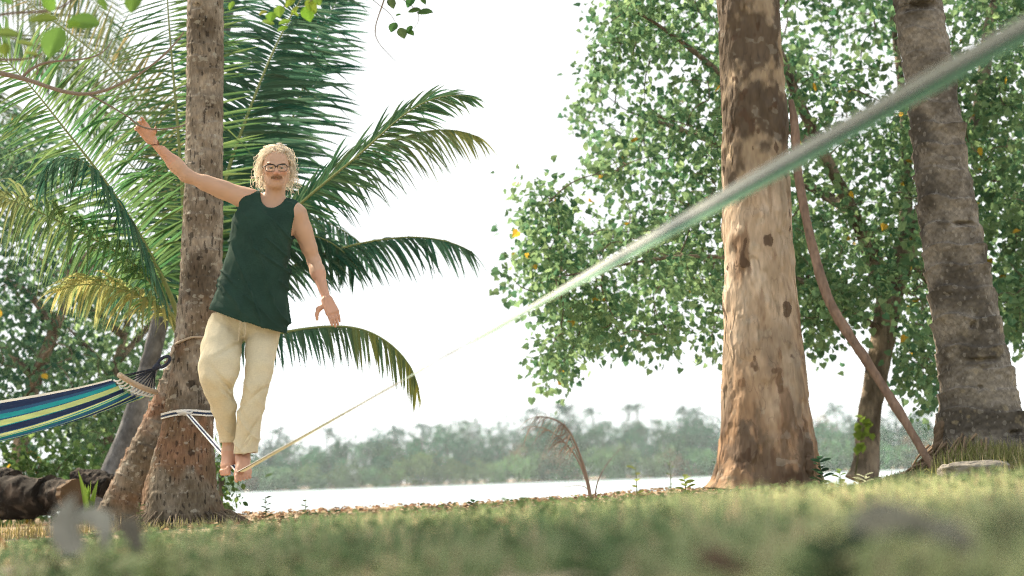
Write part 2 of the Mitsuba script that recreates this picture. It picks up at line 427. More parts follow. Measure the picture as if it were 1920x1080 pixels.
def far_shore():
    rng = np.random.default_rng(11)
    mb = MB()
    prof_x = [-150, -76, -36, -8, 20, 47, 75, 108, 150]
    prof_h = [12, 14, 16, 20, 19.5, 19, 18, 16, 15]
    trees = []
    for layer, (y0, y1, n, h0, h1) in enumerate([(374, 377, 84, 0.20, 0.46), (379, 386, 84, 0.5, 0.85), (388, 400, 110, 0.72, 1.02)]):
        for x in np.linspace(-135, 150, n):
            x = x + rng.normal() * 1.6
            h = np.interp(x, prof_x, prof_h) * rng.uniform(h0, h1)
            trees.append((x, rng.uniform(y0, y1), h, layer))
    for x, y, h, layer in trees:
        r = h * rng.uniform(0.28, 0.42) if layer else h * rng.uniform(0.55, 0.85)
        tint = np.array([[0.13, 0.225, 0.10], [0.06, 0.155, 0.08], [0.052, 0.14, 0.08]][layer]) * rng.uniform(0.7, 1.25) * np.array([rng.uniform(0.8, 1.2), 1, rng.uniform(0.8, 1.2)])
        if rng.random() < 0.05:
            tint = np.array([0.17, 0.14, 0.08])
        k = int(rng.integers(7, 11))
        cc = np.stack([rng.normal(0, r * 0.42, k), rng.normal(0, r * 0.3, k), rng.uniform(0.12, 0.86, k) * h], 1)
        m = 44 if layer else 40
        d = rdir(rng, k * m)
        rad = rng.uniform(0.75, 1.15, (k * m, 1)) * np.repeat(rng.uniform(0.32, 0.5, k) * r, m)[:, None]
        pos = np.repeat(cc, m, 0) + d * rad * [1, 1, 0.85] + [x, y, 0.3]
        c = tint * rng.uniform(0.6, 1.35, (k * m, 1))
        vv = leaves(pos, rdir(rng, k * m) + d, d + 0.6 * rdir(rng, k * m), rng.uniform(0.75, 1.5, k * m), OVAL[[0, 1, 3, 6, 9]], c)
        f = np.array([[0, 2, 1], [0, 3, 2], [0, 4, 3], [0, 1, 4]])
        flat(mb, (vv[0], f, vv[2]))
        if layer:
            mb.add(*tube([[x, y, 0.2], [x + rng.normal() * 0.4, y, h * 0.8]], [0.22, 0.1], 5), (0.12, 0.10, 0.08))
    part(None, 'far_woodland', mb, 'mat_far')
    labels['far_woodland'] = {'kind': 'stuff', 'label': 'hazy mixed woodland along the far shore'}
    # palms that stand out above the canopy
    sky_palms = [(522, 815), (618, 815), (740, 812), (790, 806), (1003, 775), (1046, 768), (1065, 772), (1110, 778), (1177, 772), (1194, 768), (1283, 774), (1306, 776), (1490, 790), (1565, 768), (1592, 790), (1680, 782), (1720, 788), (1740, 776)]
    for k, (px, py) in enumerate(sky_palms):
        top = P(px, py - 4, 384 + rng.uniform(-4, 8))
        base = np.array([top[0] + rng.normal() * 1.0, top[1], 0.3])
        t = thing('far_palm', f'hazy coconut palm rising above the far woodland, {ORD[k]} from the left', 'palm tree', 'palms above the far woodland')
        m = MB().add(*tube([base, (base + top) / 2 + [rng.normal() * 0.3, 0, 0], top], [0.24, 0.19, 0.15], 6, 6), (0.12, 0.12, 0.11))
        part(t, 'trunk', m, 'mat_far')
        cr = MB()
        for q in range(15):
            az, el = rng.uniform(0, 2 * np.pi), rng.uniform(-0.5, 1.35)
            d = np.array([math.cos(az) * math.cos(el), math.sin(az) * math.cos(el), math.sin(el)])
            L = rng.uniform(2.6, 3.6)
            tt = np.linspace(0, 1, 7)[:, None]
            pts = top + d * L * tt + np.array([0, 0, -1.0]) * L * 0.55 * tt ** 2
            n_ = 13
            ti = np.linspace(0.15, 1, n_)
            b = np.stack([np.interp(ti, tt[:, 0], pts[:, z]) for z in range(3)], 1)
            sd = unit(np.cross(d, [0, 0, 1.0]))
            for s in (-1, 1):
                flat(cr, strips(b, d * 0.7 + s * sd, np.broadcast_to(d, b.shape), 0.95, 0.22, 0.5, 2, 0.2, 'leaflet', color=np.array([0.045, 0.105, 0.075]) * rng.uniform(0.7, 1.3)))
        part(t, 'crown', cr, 'mat_far')


far_shore()


# ------------------------------------------------------------------ trunks
def trunk_pts(rows):
    p = PA(rows)
    return p, np.array([r[3] * r[2] / F for r in rows])


def ring_disp(pitch, depth, saw=1.0, seed=0, rough=0.008, dents=()):
    def f(s, a, pos):
        tilt = 0.12 * np.sin(a + seed) + 0.5 * meshkit.noise(np.stack([np.cos(a), np.sin(a), s * 0 + seed], -1) * 1.5, seed)
        ph = s / pitch + tilt + 0.5 * meshkit.noise(np.stack([s * 3, s * 0, s * 0], -1), seed + 1)
        u = ph - np.floor(ph)
        d = depth * (u ** 2.2 if saw > 0 else np.exp(-((u - 0.5) / 0.12) ** 2) * -1)
        cell = np.floor(ph)
        d = d * (0.1 + 1.9 * meshkit.noise(np.stack([cell * 7.3, np.cos(a) * 1.5, np.sin(a) * 1.5], -1), seed + 2) ** 2)
        d = d + (meshkit.fbm(pos * 9, 4, seed + 3) - 0.5) * rough * 2 + (meshkit.fbm(pos * 40, 2, seed + 4) - 0.5) * rough
        for (q, rw, rh, dp) in dents:
            rel = pos - q
            d = d - dp * np.exp(-((np.hypot(rel[..., 0], rel[..., 1]) / rw) ** 4 + (rel[..., 2] / rh) ** 4))
        return d
    return f


def radial_palm_crown(t, top, n, L, rng, key='frond', col=(0.06, 0.11, 0.04), up=1.2, dn=-0.7, nl=34):
    for k in range(n):
        az = 2 * np.pi * (k * 0.382 + rng.uniform(-0.05, 0.05))
        el = dn + (up - dn) * (k / max(n - 1, 1))
        d = np.array([math.cos(az) * math.cos(el), math.sin(az) * math.cos(el), math.sin(el)])
        tt = np.linspace(0, 1, 9)[:, None]
        l = L * rng.uniform(0.85, 1.1)
        pts = top + d * l * tt + np.array([0, 0, -1.0]) * l * (0.5 * math.cos(el) + 0.1) * tt ** 2
        frond(t, pts, None, nl, 0.62, rng, np.array(col) * rng.uniform(0.8, 1.2), single=None)


SINGLE = {}


def frond(t, ctrl, roll, n, leaf, rng, col, single=True, droop=0.55, angle=58, start=0.2, width=0.034, r0=0.022, tipcol=None, sides=(1.0, 1.0), up_bias=0.0, ang_tip=None, tip_len=0.45):
    """One palm frond: rachis through ctrl, leaflets on both sides. roll: degrees that the leaflet plane turns about the rachis out of the picture plane; None = level."""
    key = fresh(f'{t}__frond')
    p = spline(ctrl, 40)
    tan = unit(np.gradient(p, axis=0))
    mb = MB().add(*tube(p, np.interp(np.linspace(0, 1, 40), [0, 0.12, 0.3, 1], [r0 * 1.7, r0, r0 * 0.6, 0.003]), 8), np.array([0.20, 0.24, 0.10]) * (1 if single is not None else 0.7))
    part(key, 'rachis', mb, 'mat_wood', smooth=True)
    ts = np.linspace(start, 0.995, n)
    idx = ts * 39
    b = np.stack([np.interp(idx, np.arange(40), p[:, k]) for k in range(3)], 1)
    tg = unit(np.stack([np.interp(idx, np.arange(40), tan[:, k]) for k in range(3)], 1))
    if roll is None:
        s0 = unit(np.cross(tg, [0, 0, 1.0]) + 1e-6)
        sd, nn = s0, np.cross(s0, tg)
    else:
        s0 = unit(np.cross(tg, [0, 1.0, 0]))
        n0 = np.cross(s0, tg)
        c, s = math.cos(math.radians(roll)), math.sin(math.radians(roll))
        sd = s0 * c + n0 * s
        nn = np.cross(sd, tg)
    u = (ts - start) / (1 - start)
    Lp = leaf * (0.55 + 0.45 * np.sin(np.clip(u * 1.25, 0, 1) * np.pi * 0.5)) * (1 - (1 - tip_len) * u ** 3)
    out = []
    for s, f_ in ((-1, sides[0]), (1, sides[1])):
        if f_ == 0:
            continue
        ang = np.radians(angle + (0 if ang_tip is None else (ang_tip - angle) * u) + rng.normal(0, 6, n))
        ang = np.where(u > 0.85, ang * (1 - 0.55 * (u - 0.85) / 0.15), ang)
        d = tg * np.cos(ang)[:, None] + s * sd * np.sin(ang)[:, None] + nn * (0.22 + rng.normal(0, 0.06, n))[:, None] + np.array([0, 0, 1.0]) * up_bias
        L = Lp * f_ * rng.uniform(0.85, 1.1, n)
        dp = droop * rng.uniform(0.7, 1.35, n)
        L = L * np.where(rng.random(n) < 0.06, rng.uniform(0.3, 0.7, n), 1.0)
        dp = dp + np.where(rng.random(n) < 0.12, rng.uniform(0.3, 0.9, n), 0.0)
        base_c = np.asarray(col) if np.ndim(col) == 1 else np.asarray(col)[0]
        c = base_c * rng.uniform(0.75, 1.25, (n, 1)) * (1 + 0.25 * rng.normal(size=(n, 1)) * np.array([1, 0.3, 0.2])).clip(0.5, 1.6)
        if tipcol is not None:
            c = c + (np.asarray(tipcol) - c) * (np.clip((u - 0.35) / 0.65, 0, 1) * rng.uniform(0.2, 1, n))[:, None]
        out.append(strips(b, d, tg + 0.25 * nn * s, L, width * rng.uniform(0.85, 1.15, n) * (1 - 0.35 * u), dp, 6, 0.35, 'leaflet', color=c))
    v, f, c = np.concatenate([o[0] for o in out]), out[0][1], np.concatenate([o[2] for o in out])
    if single:
        SINGLE.setdefault(t, []).append((key, v, f, c))
    else:
        mb = MB()
        flat(mb, (v, f, c))
        part(key, 'leaflets', mb, 'mat_palm', kind='stuff')
    return key


def flush_leaflets(t, most=300):
    """The leaflets of palm t that show largest become entries of their own, the rest of each frond one part."""
    got = SINGLE[t]
    size = []
    for q, (key, v, f, c) in enumerate(got):
        a, b = proj(v[:, 1]), proj(v[:, -2])
        inside = (np.minimum(a[:, 0], b[:, 0]) > 0) & (np.maximum(a[:, 0], b[:, 0]) < W) & (np.minimum(a[:, 1], b[:, 1]) > -20) & (np.maximum(a[:, 1], b[:, 1]) < H)
        free = ((a[:, 0] + b[:, 0]) / 2 > 430).astype(float)          # the fronds right of the big trunk stand clear against the sky
        for k, l in enumerate(np.linalg.norm(a - b, axis=1) * inside * (1 + free)):
            size.append((l, q, k))
    chosen = {(q, k) for l, q, k in sorted(size, reverse=True)[:most]}
    for q, (key, v, f, c) in enumerate(got):
        rest = [k for k in range(len(v)) if (q, k) not in chosen]
        for k in range(len(v)):
            if (q, k) in chosen:
                part(key, 'leaflet', (v[k], f), 'mat_palm', color=c[k])
        if rest:
            mb = MB()
            flat(mb, (v[rest], f, c[rest]))
            part(key, 'leaflets', mb, 'mat_palm', kind='stuff')


def coconut_palms():
    rng = np.random.default_rng(21)
    # the big palm the lines are tied to
    t = thing('coconut_palm', 'tall coconut palm trunk with hammock rope and slackline tied round it', 'palm tree')
    rows = [(343, 990, 9, 92), (341, 965, 9, 78), (339, 935, 9, 71), (343, 880, 9, 60), (353, 790, 9, 47), (362, 700, 9, 43), (369, 620, 9, 40), (374, 560, 9, 38.5), (379, 450, 9, 38), (382, 330, 9, 36), (384, 200, 9, 35), (385, 0, 9, 34.5), (388, -250, 9.05, 33)]
    p, r = trunk_pts(rows)
    p = np.vstack([p, p[-1] + [0.05, 0.05, 1.2], p[-1] + [0.3, 0.1, 7.5]])
    r = np.concatenate([r, [0.108, 0.10]])
    part(t, 'trunk', tube(p, r, 96, 620, dense=(0.36, 0.88), disp=ring_disp(0.085, 0.006, 1, 3, 0.006, [(P(366, 10, 8.88), 0.035, 0.016, 0.03), (P(409, 165, 8.9), 0.02, 0.03, 0.02), (P(331, 652, 8.87), 0.03, 0.02, 0.01)])), 'mat_palm_bark', smooth=True)
    radial_palm_crown(t, p[-1], 17, 3.4, rng)
    # roots at the foot
    mb = MB()
    for k in range(150):
        az = rng.uniform(0, 2 * np.pi)
        rad = 0.27 + rng.uniform(-0.015, 0.02)
        b = np.array([p[0][0] + rad * math.cos(az), p[0][1] + rad * math.sin(az), 0])
        e = b + np.array([math.cos(az), math.sin(az), 0]) * rng.uniform(0.05, 0.16)
        b[2] = ground_z(b[:1], b[1:2])[0] + rng.uniform(0.03, 0.10)
        e[2] = ground_z(e[:1], e[1:2])[0] - 0.01
        mb.add(*tube([b, (b + e) / 2 + [0, 0, 0.015], e], [0.007, 0.006, 0.004], 5, 5), np.array([0.10, 0.08, 0.06]) * rng.uniform(0.7, 1.5))
    part(t, 'roots', mb, 'mat_wood', smooth=True, kind='stuff')

    # the palm whose fronds fill the upper left
    t = thing('coconut_palm', 'leaning ringed palm with wide green fronds spreading behind the big trunk', 'palm tree')
    p, r = trunk_pts([(215, 985, 10.2, 44), (228, 955, 10.2, 39), (262, 880, 10.2, 36), (300, 790, 10.2, 30), (333, 710, 10.2, 27), (352, 655, 10.2, 25), (358, 630, 10.2, 18)])
    part(t, 'trunk', tube(p, r, 64, 160, disp=ring_disp(0.085, 0.016, 1, 9, 0.008)), 'mat_palm_bark', smooth=True)
    D = 10.2
    G, DG, LG = (0.095, 0.185, 0.095), (0.065, 0.145, 0.095), (0.115, 0.215, 0.085)
    def fr(pts, roll, n, leaf, col, **k):
        return frond(t, PA(pts), roll, n, leaf, rng, col, **k)
    fr([(352, 650, D), (345, 420, D - .2), (330, 200, D - .3), (318, 60, D - .2), (312, -90, D)], 8, 84, 0.74, LG, droop=0.10, angle=78, start=0.12, width=0.027)
    fr([(358, 650, D), (395, 460, D - .1), (428, 320, D), (470, 200, D + .1), (520, 80, D + .3), (590, -40, D + .5)], 6, 128, 0.70, DG, droop=0.16, angle=62, start=0.10, width=0.044, r0=0.026)
    fr([(360, 648, D), (455, 500, D - .4), (560, 385, D - .6), (690, 275, D - .8), (790, 195, D - .9), (885, 182, D - .9)], 28, 84, 0.44, G, droop=0.22, angle=50, start=0.28, width=0.028, tip_len=0.3, ang_tip=30)
    fr([(362, 650, D), (450, 480, D), (570, 362, D), (690, 288, D), (800, 246, D), (895, 256, D)], 48, 80, 0.60, DG, droop=0.75, angle=52, start=0.25, width=0.030, tipcol=(0.25, 0.26, 0.08), tip_len=0.35, ang_tip=32)
    fr([(362, 655, D), (470, 545, D + .3), (590, 482, D + .5), (700, 452, D + .6), (800, 446, D + .6), (884, 472, D + .6)], 55, 74, 0.52, DG, droop=0.62, angle=56, start=0.28, width=0.030, tip_len=0.45, ang_tip=40)
    fr([(362, 665, D), (450, 642, D - .3), (540, 622, D - .5), (630, 612, D - .6), (700, 626, D - .7), (755, 668, D - .7), (782, 722, D - .7)], 62, 72, 0.40, DG, droop=0.95, angle=58, start=0.25, width=0.027, tipcol=(0.34, 0.33, 0.06), tip_len=0.5, ang_tip=40)
    fr([(352, 655, D), (322, 560, D - .3), (262, 440, D - .6), (190, 330, D - .9), (120, 240, D - 1.1), (60, 165, D - 1.2), (-10, 95, D - 1.3)], 10, 84, 0.62, LG, droop=0.20, angle=70, start=0.25, width=0.025)
    fr([(350, 660, D), (300, 540, D - .7), (245, 420, D - 1.1), (200, 350, D - 1.3), (150, 300, D - 1.4), (105, 300, D - 1.4), (85, 340, D - 1.4)], 70, 60, 0.46, DG, droop=1.3, angle=60, start=0.35, width=0.034)
    fr([(350, 650, D), (338, 420, D + .5), (290, 260, D + .8), (210, 130, D + 1), (120, 55, D + 1.1), (30, -20, D + 1.2)], 12, 80, 0.55, (0.20, 0.22, 0.11), droop=0.22, angle=60, start=0.25, width=0.022)
    fr([(350, 662, D), (318, 590, D - .2), (262, 505, D - .4), (180, 450, D - .5), (90, 405, D - .6), (-20, 360, D - .6)], 52, 72, 0.66, LG, droop=0.95, angle=58, start=0.3, width=0.025, tipcol=(0.24, 0.24, 0.11))
    fr([(350, 668, D), (325, 610, D - .3), (285, 568, D - .5), (225, 542, D - .6), (165, 533, D - .6), (112, 545, D - .6)], 50, 56, 0.42, (0.33, 0.36, 0.15), droop=0.95, angle=48, start=0.3, width=0.026, tipcol=(0.46, 0.47, 0.19))
    fr([(352, 668, D), (336, 560, D + .3), (305, 520, D + .6), (262, 520, D + .8), (225, 560, D + .9)], 45, 44, 0.5, DG, droop=1.1, angle=52, start=0.3, width=0.032)
    fr([(356, 655, D), (350, 500, D + .6), (300, 380, D + 1.0), (235, 300, D + 1.3), (150, 250, D + 1.5)], 12, 60, 0.58, G, droop=0.3, angle=66, start=0.3, width=0.024)
    fr([(358, 655, D), (400, 520, D + .7), (455, 430, D + 1.1), (530, 400, D + 1.3), (620, 420, D + 1.4), (690, 470, D + 1.4)], 50, 66, 0.55, DG, droop=0.75, angle=56, start=0.3, width=0.034)
    fr([(352, 655, D), (350, 450, D + .7), (352, 280, D + 1.0), (380, 120, D + 1.2), (430, -30, D + 1.4)], 8, 104, 0.74, DG, droop=0.2, angle=66, start=0.15, width=0.042)
    fr([(360, 650, D), (430, 500, D + .4), (500, 330, D + .8), (560, 190, D + 1.0), (600, 60, D + 1.2), (650, -20, D + 1.3)], 10, 100, 0.6, DG, droop=0.25, angle=58, start=0.12, width=0.04)
    fr([(360, 652, D), (420, 540, D + .2), (480, 470, D + .3), (545, 440, D + .4), (610, 450, D + .5), (665, 500, D + .5)], 40, 70, 0.5, DG, droop=0.6, angle=52, start=0.25, width=0.036)
    flush_leaflets(t)

    # thin grey palm leaning behind
    t = thing('coconut_palm', 'thin grey palm trunk leaning right behind the striped hammock', 'palm tree')
    p, r = trunk_pts([(183, 965, 12, 30), (205, 905, 12, 25), (245, 800, 12, 20), (275, 700, 12, 18), (301, 600, 12, 16.5), (325, 490, 12, 15), (348, 400, 12, 14), (392, 200, 12, 13), (430, 0, 12.1, 12.5), (470, -260, 12.2, 12)])
    p = np.vstack([p, p[-1] + [0.9, 0.4, 8.0]])
    r = np.concatenate([r, [0.05]])
    part(t, 'trunk', tube(p, r, 40, 220, disp=ring_disp(0.13, 0.008, -1, 5, 0.006)), 'mat_grey_bark', smooth=True)
    st = PA([(352, 398, 12), (395, 412, 11.95), (426, 408, 11.9), (434, 418, 11.9)])
    part(t, 'broken_stub', tube(st, [0.035, 0.045, 0.05, 0.028], 12, 12), 'mat_grey_bark', smooth=True)
    radial_palm_crown(t, p[-1], 13, 3.0, rng)

    # right palm
    t = thing('coconut_palm', 'thick notched palm trunk leaning left on a grassy mound at the right', 'palm tree')
    p, r = trunk_pts([(1856, 905, 7.2, 118), (1853, 872, 7.2, 106), (1848, 845, 7.2, 94), (1840, 800, 7.2, 81), (1836, 750, 7.2, 71), (1820, 650, 7.2, 63), (1800, 540, 7.2, 58), (1777, 400, 7.2, 52.5), (1750, 200, 7.2, 46), (1720, 0, 7.2, 44), (1682, -250, 7.25, 42)])
    p = np.vstack([p, p[-1] + [-0.25, 0.1, 1.5], p[-1] + [-0.6, 0.2, 7.0]])
    r = np.concatenate([r, [0.105, 0.095]])
    dn = [(P(1722, 10, 7.08), 0.085, 0.020, 0.05), (P(1808, 420, 7.06), 0.06, 0.012, 0.03), (P(1772, 553, 7.06), 0.035, 0.011, 0.025), (P(1789, 722, 7.04), 0.018, 0.034, 0.05), (P(1845, 675, 7.03), 0.08, 0.012, 0.02), (P(1823, 610, 7.04), 0.014, 0.016, 0.03), (P(1838, 728, 7.03), 0.014, 0.014, 0.03), (P(1905, 815, 7.0), 0.035, 0.02, 0.04), (P(1728, 380, 7.1), 0.015, 0.03, 0.02), (P(1822, 500, 7.04), 0.012, 0.02, 0.03)]
    part(t, 'trunk', tube(p, r, 132, 900, dense=(0.33, 0.9), disp=ring_disp(0.125, 0.020, 1, 14, 0.010, dn)), 'mat_notch_bark', smooth=True)
    radial_palm_crown(t, p[-1], 17, 3.4, rng)
    kb = MB()
    for k in range(9):
        q = P(1763 + rng.uniform(-6, 8), 800 + k * 4 + rng.uniform(-4, 4), 7.15)
        kb.add(*tube([q + [0.05, 0.03, 0.01], q, q + [-0.02, 0, -0.035]], [0.022, 0.02, 0.008], 7, 6), np.array([0.13, 0.095, 0.065]) * rng.uniform(0.7, 1.2))
    part(t, 'burr', kb, 'mat_wood', smooth=True)
    mb = MB()
    for k in range(50):
        az = rng.uniform(math.pi * 0.85, 1.45 * math.pi)
        rad = 0.25 + rng.uniform(-0.02, 0.02)
        b = np.array([MOUND[0] + rad * math.cos(az), MOUND[1] + rad * math.sin(az), 0])
        az += rng.normal() * 0.5
        e = b + np.array([math.cos(az), math.sin(az), 0]) * rng.uniform(0.04, 0.15)
        b[2] = ground_z(b[:1], b[1:2])[0] + rng.uniform(0.0, 0.11)
        e[2] = ground_z(e[:1], e[1:2])[0] - 0.01
        mb.add(*tube([b, (b + e) / 2 + [0, 0, 0.02], e], [0.007, 0.006, 0.004], 5, 5), np.array([0.16, 0.115, 0.08]) * rng.uniform(0.6, 1.5))
    part(t, 'roots', mb, 'mat_wood', smooth=True, kind='stuff')

    # a farther palm, whose pale fronds hang into the top left corner
    t = thing('coconut_palm', 'distant palm whose pale blurred fronds hang into the top left corner', 'palm tree')
    top = P(-150, 40, 17)
    base = on_ground(top[0] - 0.6, 17.2, -0.1)
    part(t, 'trunk', tube([base, (base + top) / 2 + [0.1, 0, 0], top], [0.2, 0.15, 0.12], 24, 40), 'mat_grey_bark', smooth=True)
    for pts, roll in ([[(-150, 40), (-60, -40), (40, 0), (130, 60), (230, 150), (290, 260)], 20], [[(-150, 40), (-40, 60), (70, 90), (150, 160), (200, 250)], 30], [[(-150, 40), (0, -80), (110, -60), (180, 10), (230, 100)], 30], [[(-150, 40), (-60, 150), (30, 250), (60, 340)], 30], [[(-150, 40), (-250, -60), (-350, -20), (-420, 90)], 30], [[(-150, 40), (-220, 120), (-300, 240)], 30]):
        frond(t, PA([(a_, b_, 17 + 0.2 * k) for k, (a_, b_) in enumerate(pts)]), roll, 60, 0.75, rng, (0.10, 0.14, 0.075), single=False, droop=0.45, width=0.034)


coconut_palms()


# ------------------------------------------------------------------ broad-leaved trees
def in_poly(pt, poly):
    x, y = pt[:, 0], pt[:, 1]
    ok = np.zeros(len(pt), bool)
    for (x0, y0), (x1, y1) in zip(poly, poly[1:] + poly[:1]):
        c = ((y0 > y) != (y1 > y)) & (x < (x1 - x0) * (y - y0) / (y1 - y0 + 1e-9) + x0)
        ok ^= c
    return ok


def grow(t, mat, limbs, ends, rng, r_twig=0.005, name='branch'):
    """Limbs (polylines with radii) as parts, and thin twigs from the nearest limb point to every clump of leaves."""
    nodes = []
    for pts, radii in limbs:
        part(t, name, tube(pts, radii, 14, 40, disp=lambda s, a, pos: (meshkit.fbm(pos * 12, 3, 4) - 0.5) * 0.016), mat, smooth=True)
        nodes.append(spline(pts, 30)[6:])
    nodes = np.vstack(nodes)
    mb = MB()
    ends = ends[np.argsort(np.min(np.linalg.norm(ends[:, None] - nodes[None], axis=-1), 1))]
    for e in ends:
        d = np.linalg.norm(nodes - e, axis=1)
        q = nodes[np.argmin(d)]
        L = d.min()
        if L < 0.03:
            continue
        mid = (q + e) / 2 + rng.normal(0, 0.10, 3) * L + np.array([0, 0, 0.1]) * L
        pts = spline([q, mid, e], 6)
        mb.add(*tube(pts, np.linspace(r_twig + 0.006 * min(L, 1.0), 0.003, 6), 4, caps=False), np.array([0.11, 0.085, 0.065]) * rng.uniform(0.7, 1.3))
        nodes = np.vstack([nodes, pts[2:]])
    part(t, 'twigs', mb, 'mat_wood', kind='stuff')


def foliage(t, ends, per, spread, size, cols, rng, template=HEART, yellow=0.012, single=0, mat='mat_leaf', depth_of=None):
    n = len(ends) * per
    c = np.repeat(ends, per, 0)
    off = rng.normal(size=(n, 3)) * spread
    pos = c + off
    d = unit(off * 0.6 / spread + 0.8 * rng.normal(size=(n, 3)) + np.array([0, -0.1, -0.85]))
    nr = rng.normal(size=(n, 3)) + np.array([0, -0.35, 0.55])
    s = size * rng.uniform(0.6, 1.2, n)
    cl = np.repeat(rng.uniform(0.7, 1.3, (len(ends), 1)), per, 0)
    mixw = np.clip(rng.beta(1.3, 1.8, (n, 1)), 0, 1)
    col = (np.asarray(cols[0]) * (1 - mixw) + np.asarray(cols[1]) * mixw) * cl
    yl = rng.random(n) < yellow
    col[yl] = np.array([0.62, 0.40, 0.05]) * rng.uniform(0.5, 1.1, (yl.sum(), 1))
    v, f, cc = leaves(pos, d, nr, s, template, col)
    rest = np.ones(n, bool)
    if single:
        q = proj(pos)
        vis = (q[:, 0] > 0) & (q[:, 0] < W) & (q[:, 1] > 0) & (q[:, 1] < H)
        score = np.where(vis, s / pos[:, 1], 0)
        for k in np.argsort(-score)[:single]:
            part(t, 'leaf', (v[k], f), mat, color=cc[k])
            rest[k] = False
    mb = MB()
    flat(mb, (v[rest], f, cc[rest]))
    part(t, 'foliage', mb, mat, kind='stuff')


def sample_clumps(poly, n, d0, d1, rng, gap=0.0, scale=1.3, seed=3):
    lo, hi = np.min(poly, 0), np.max(poly, 0)
    out = []
    while len(out) < n:
        q = rng.uniform(lo, hi, (4000, 2))
        q = q[in_poly(q, poly)]
        d = rng.uniform(d0, d1, len(q))
        pts = np.array([P(a_, b_, c_) for (a_, b_), c_ in zip(q, d)])
        keep = meshkit.fbm(pts * scale, 2, seed) > gap
        out += list(pts[keep])
    return np.array(out[:n])


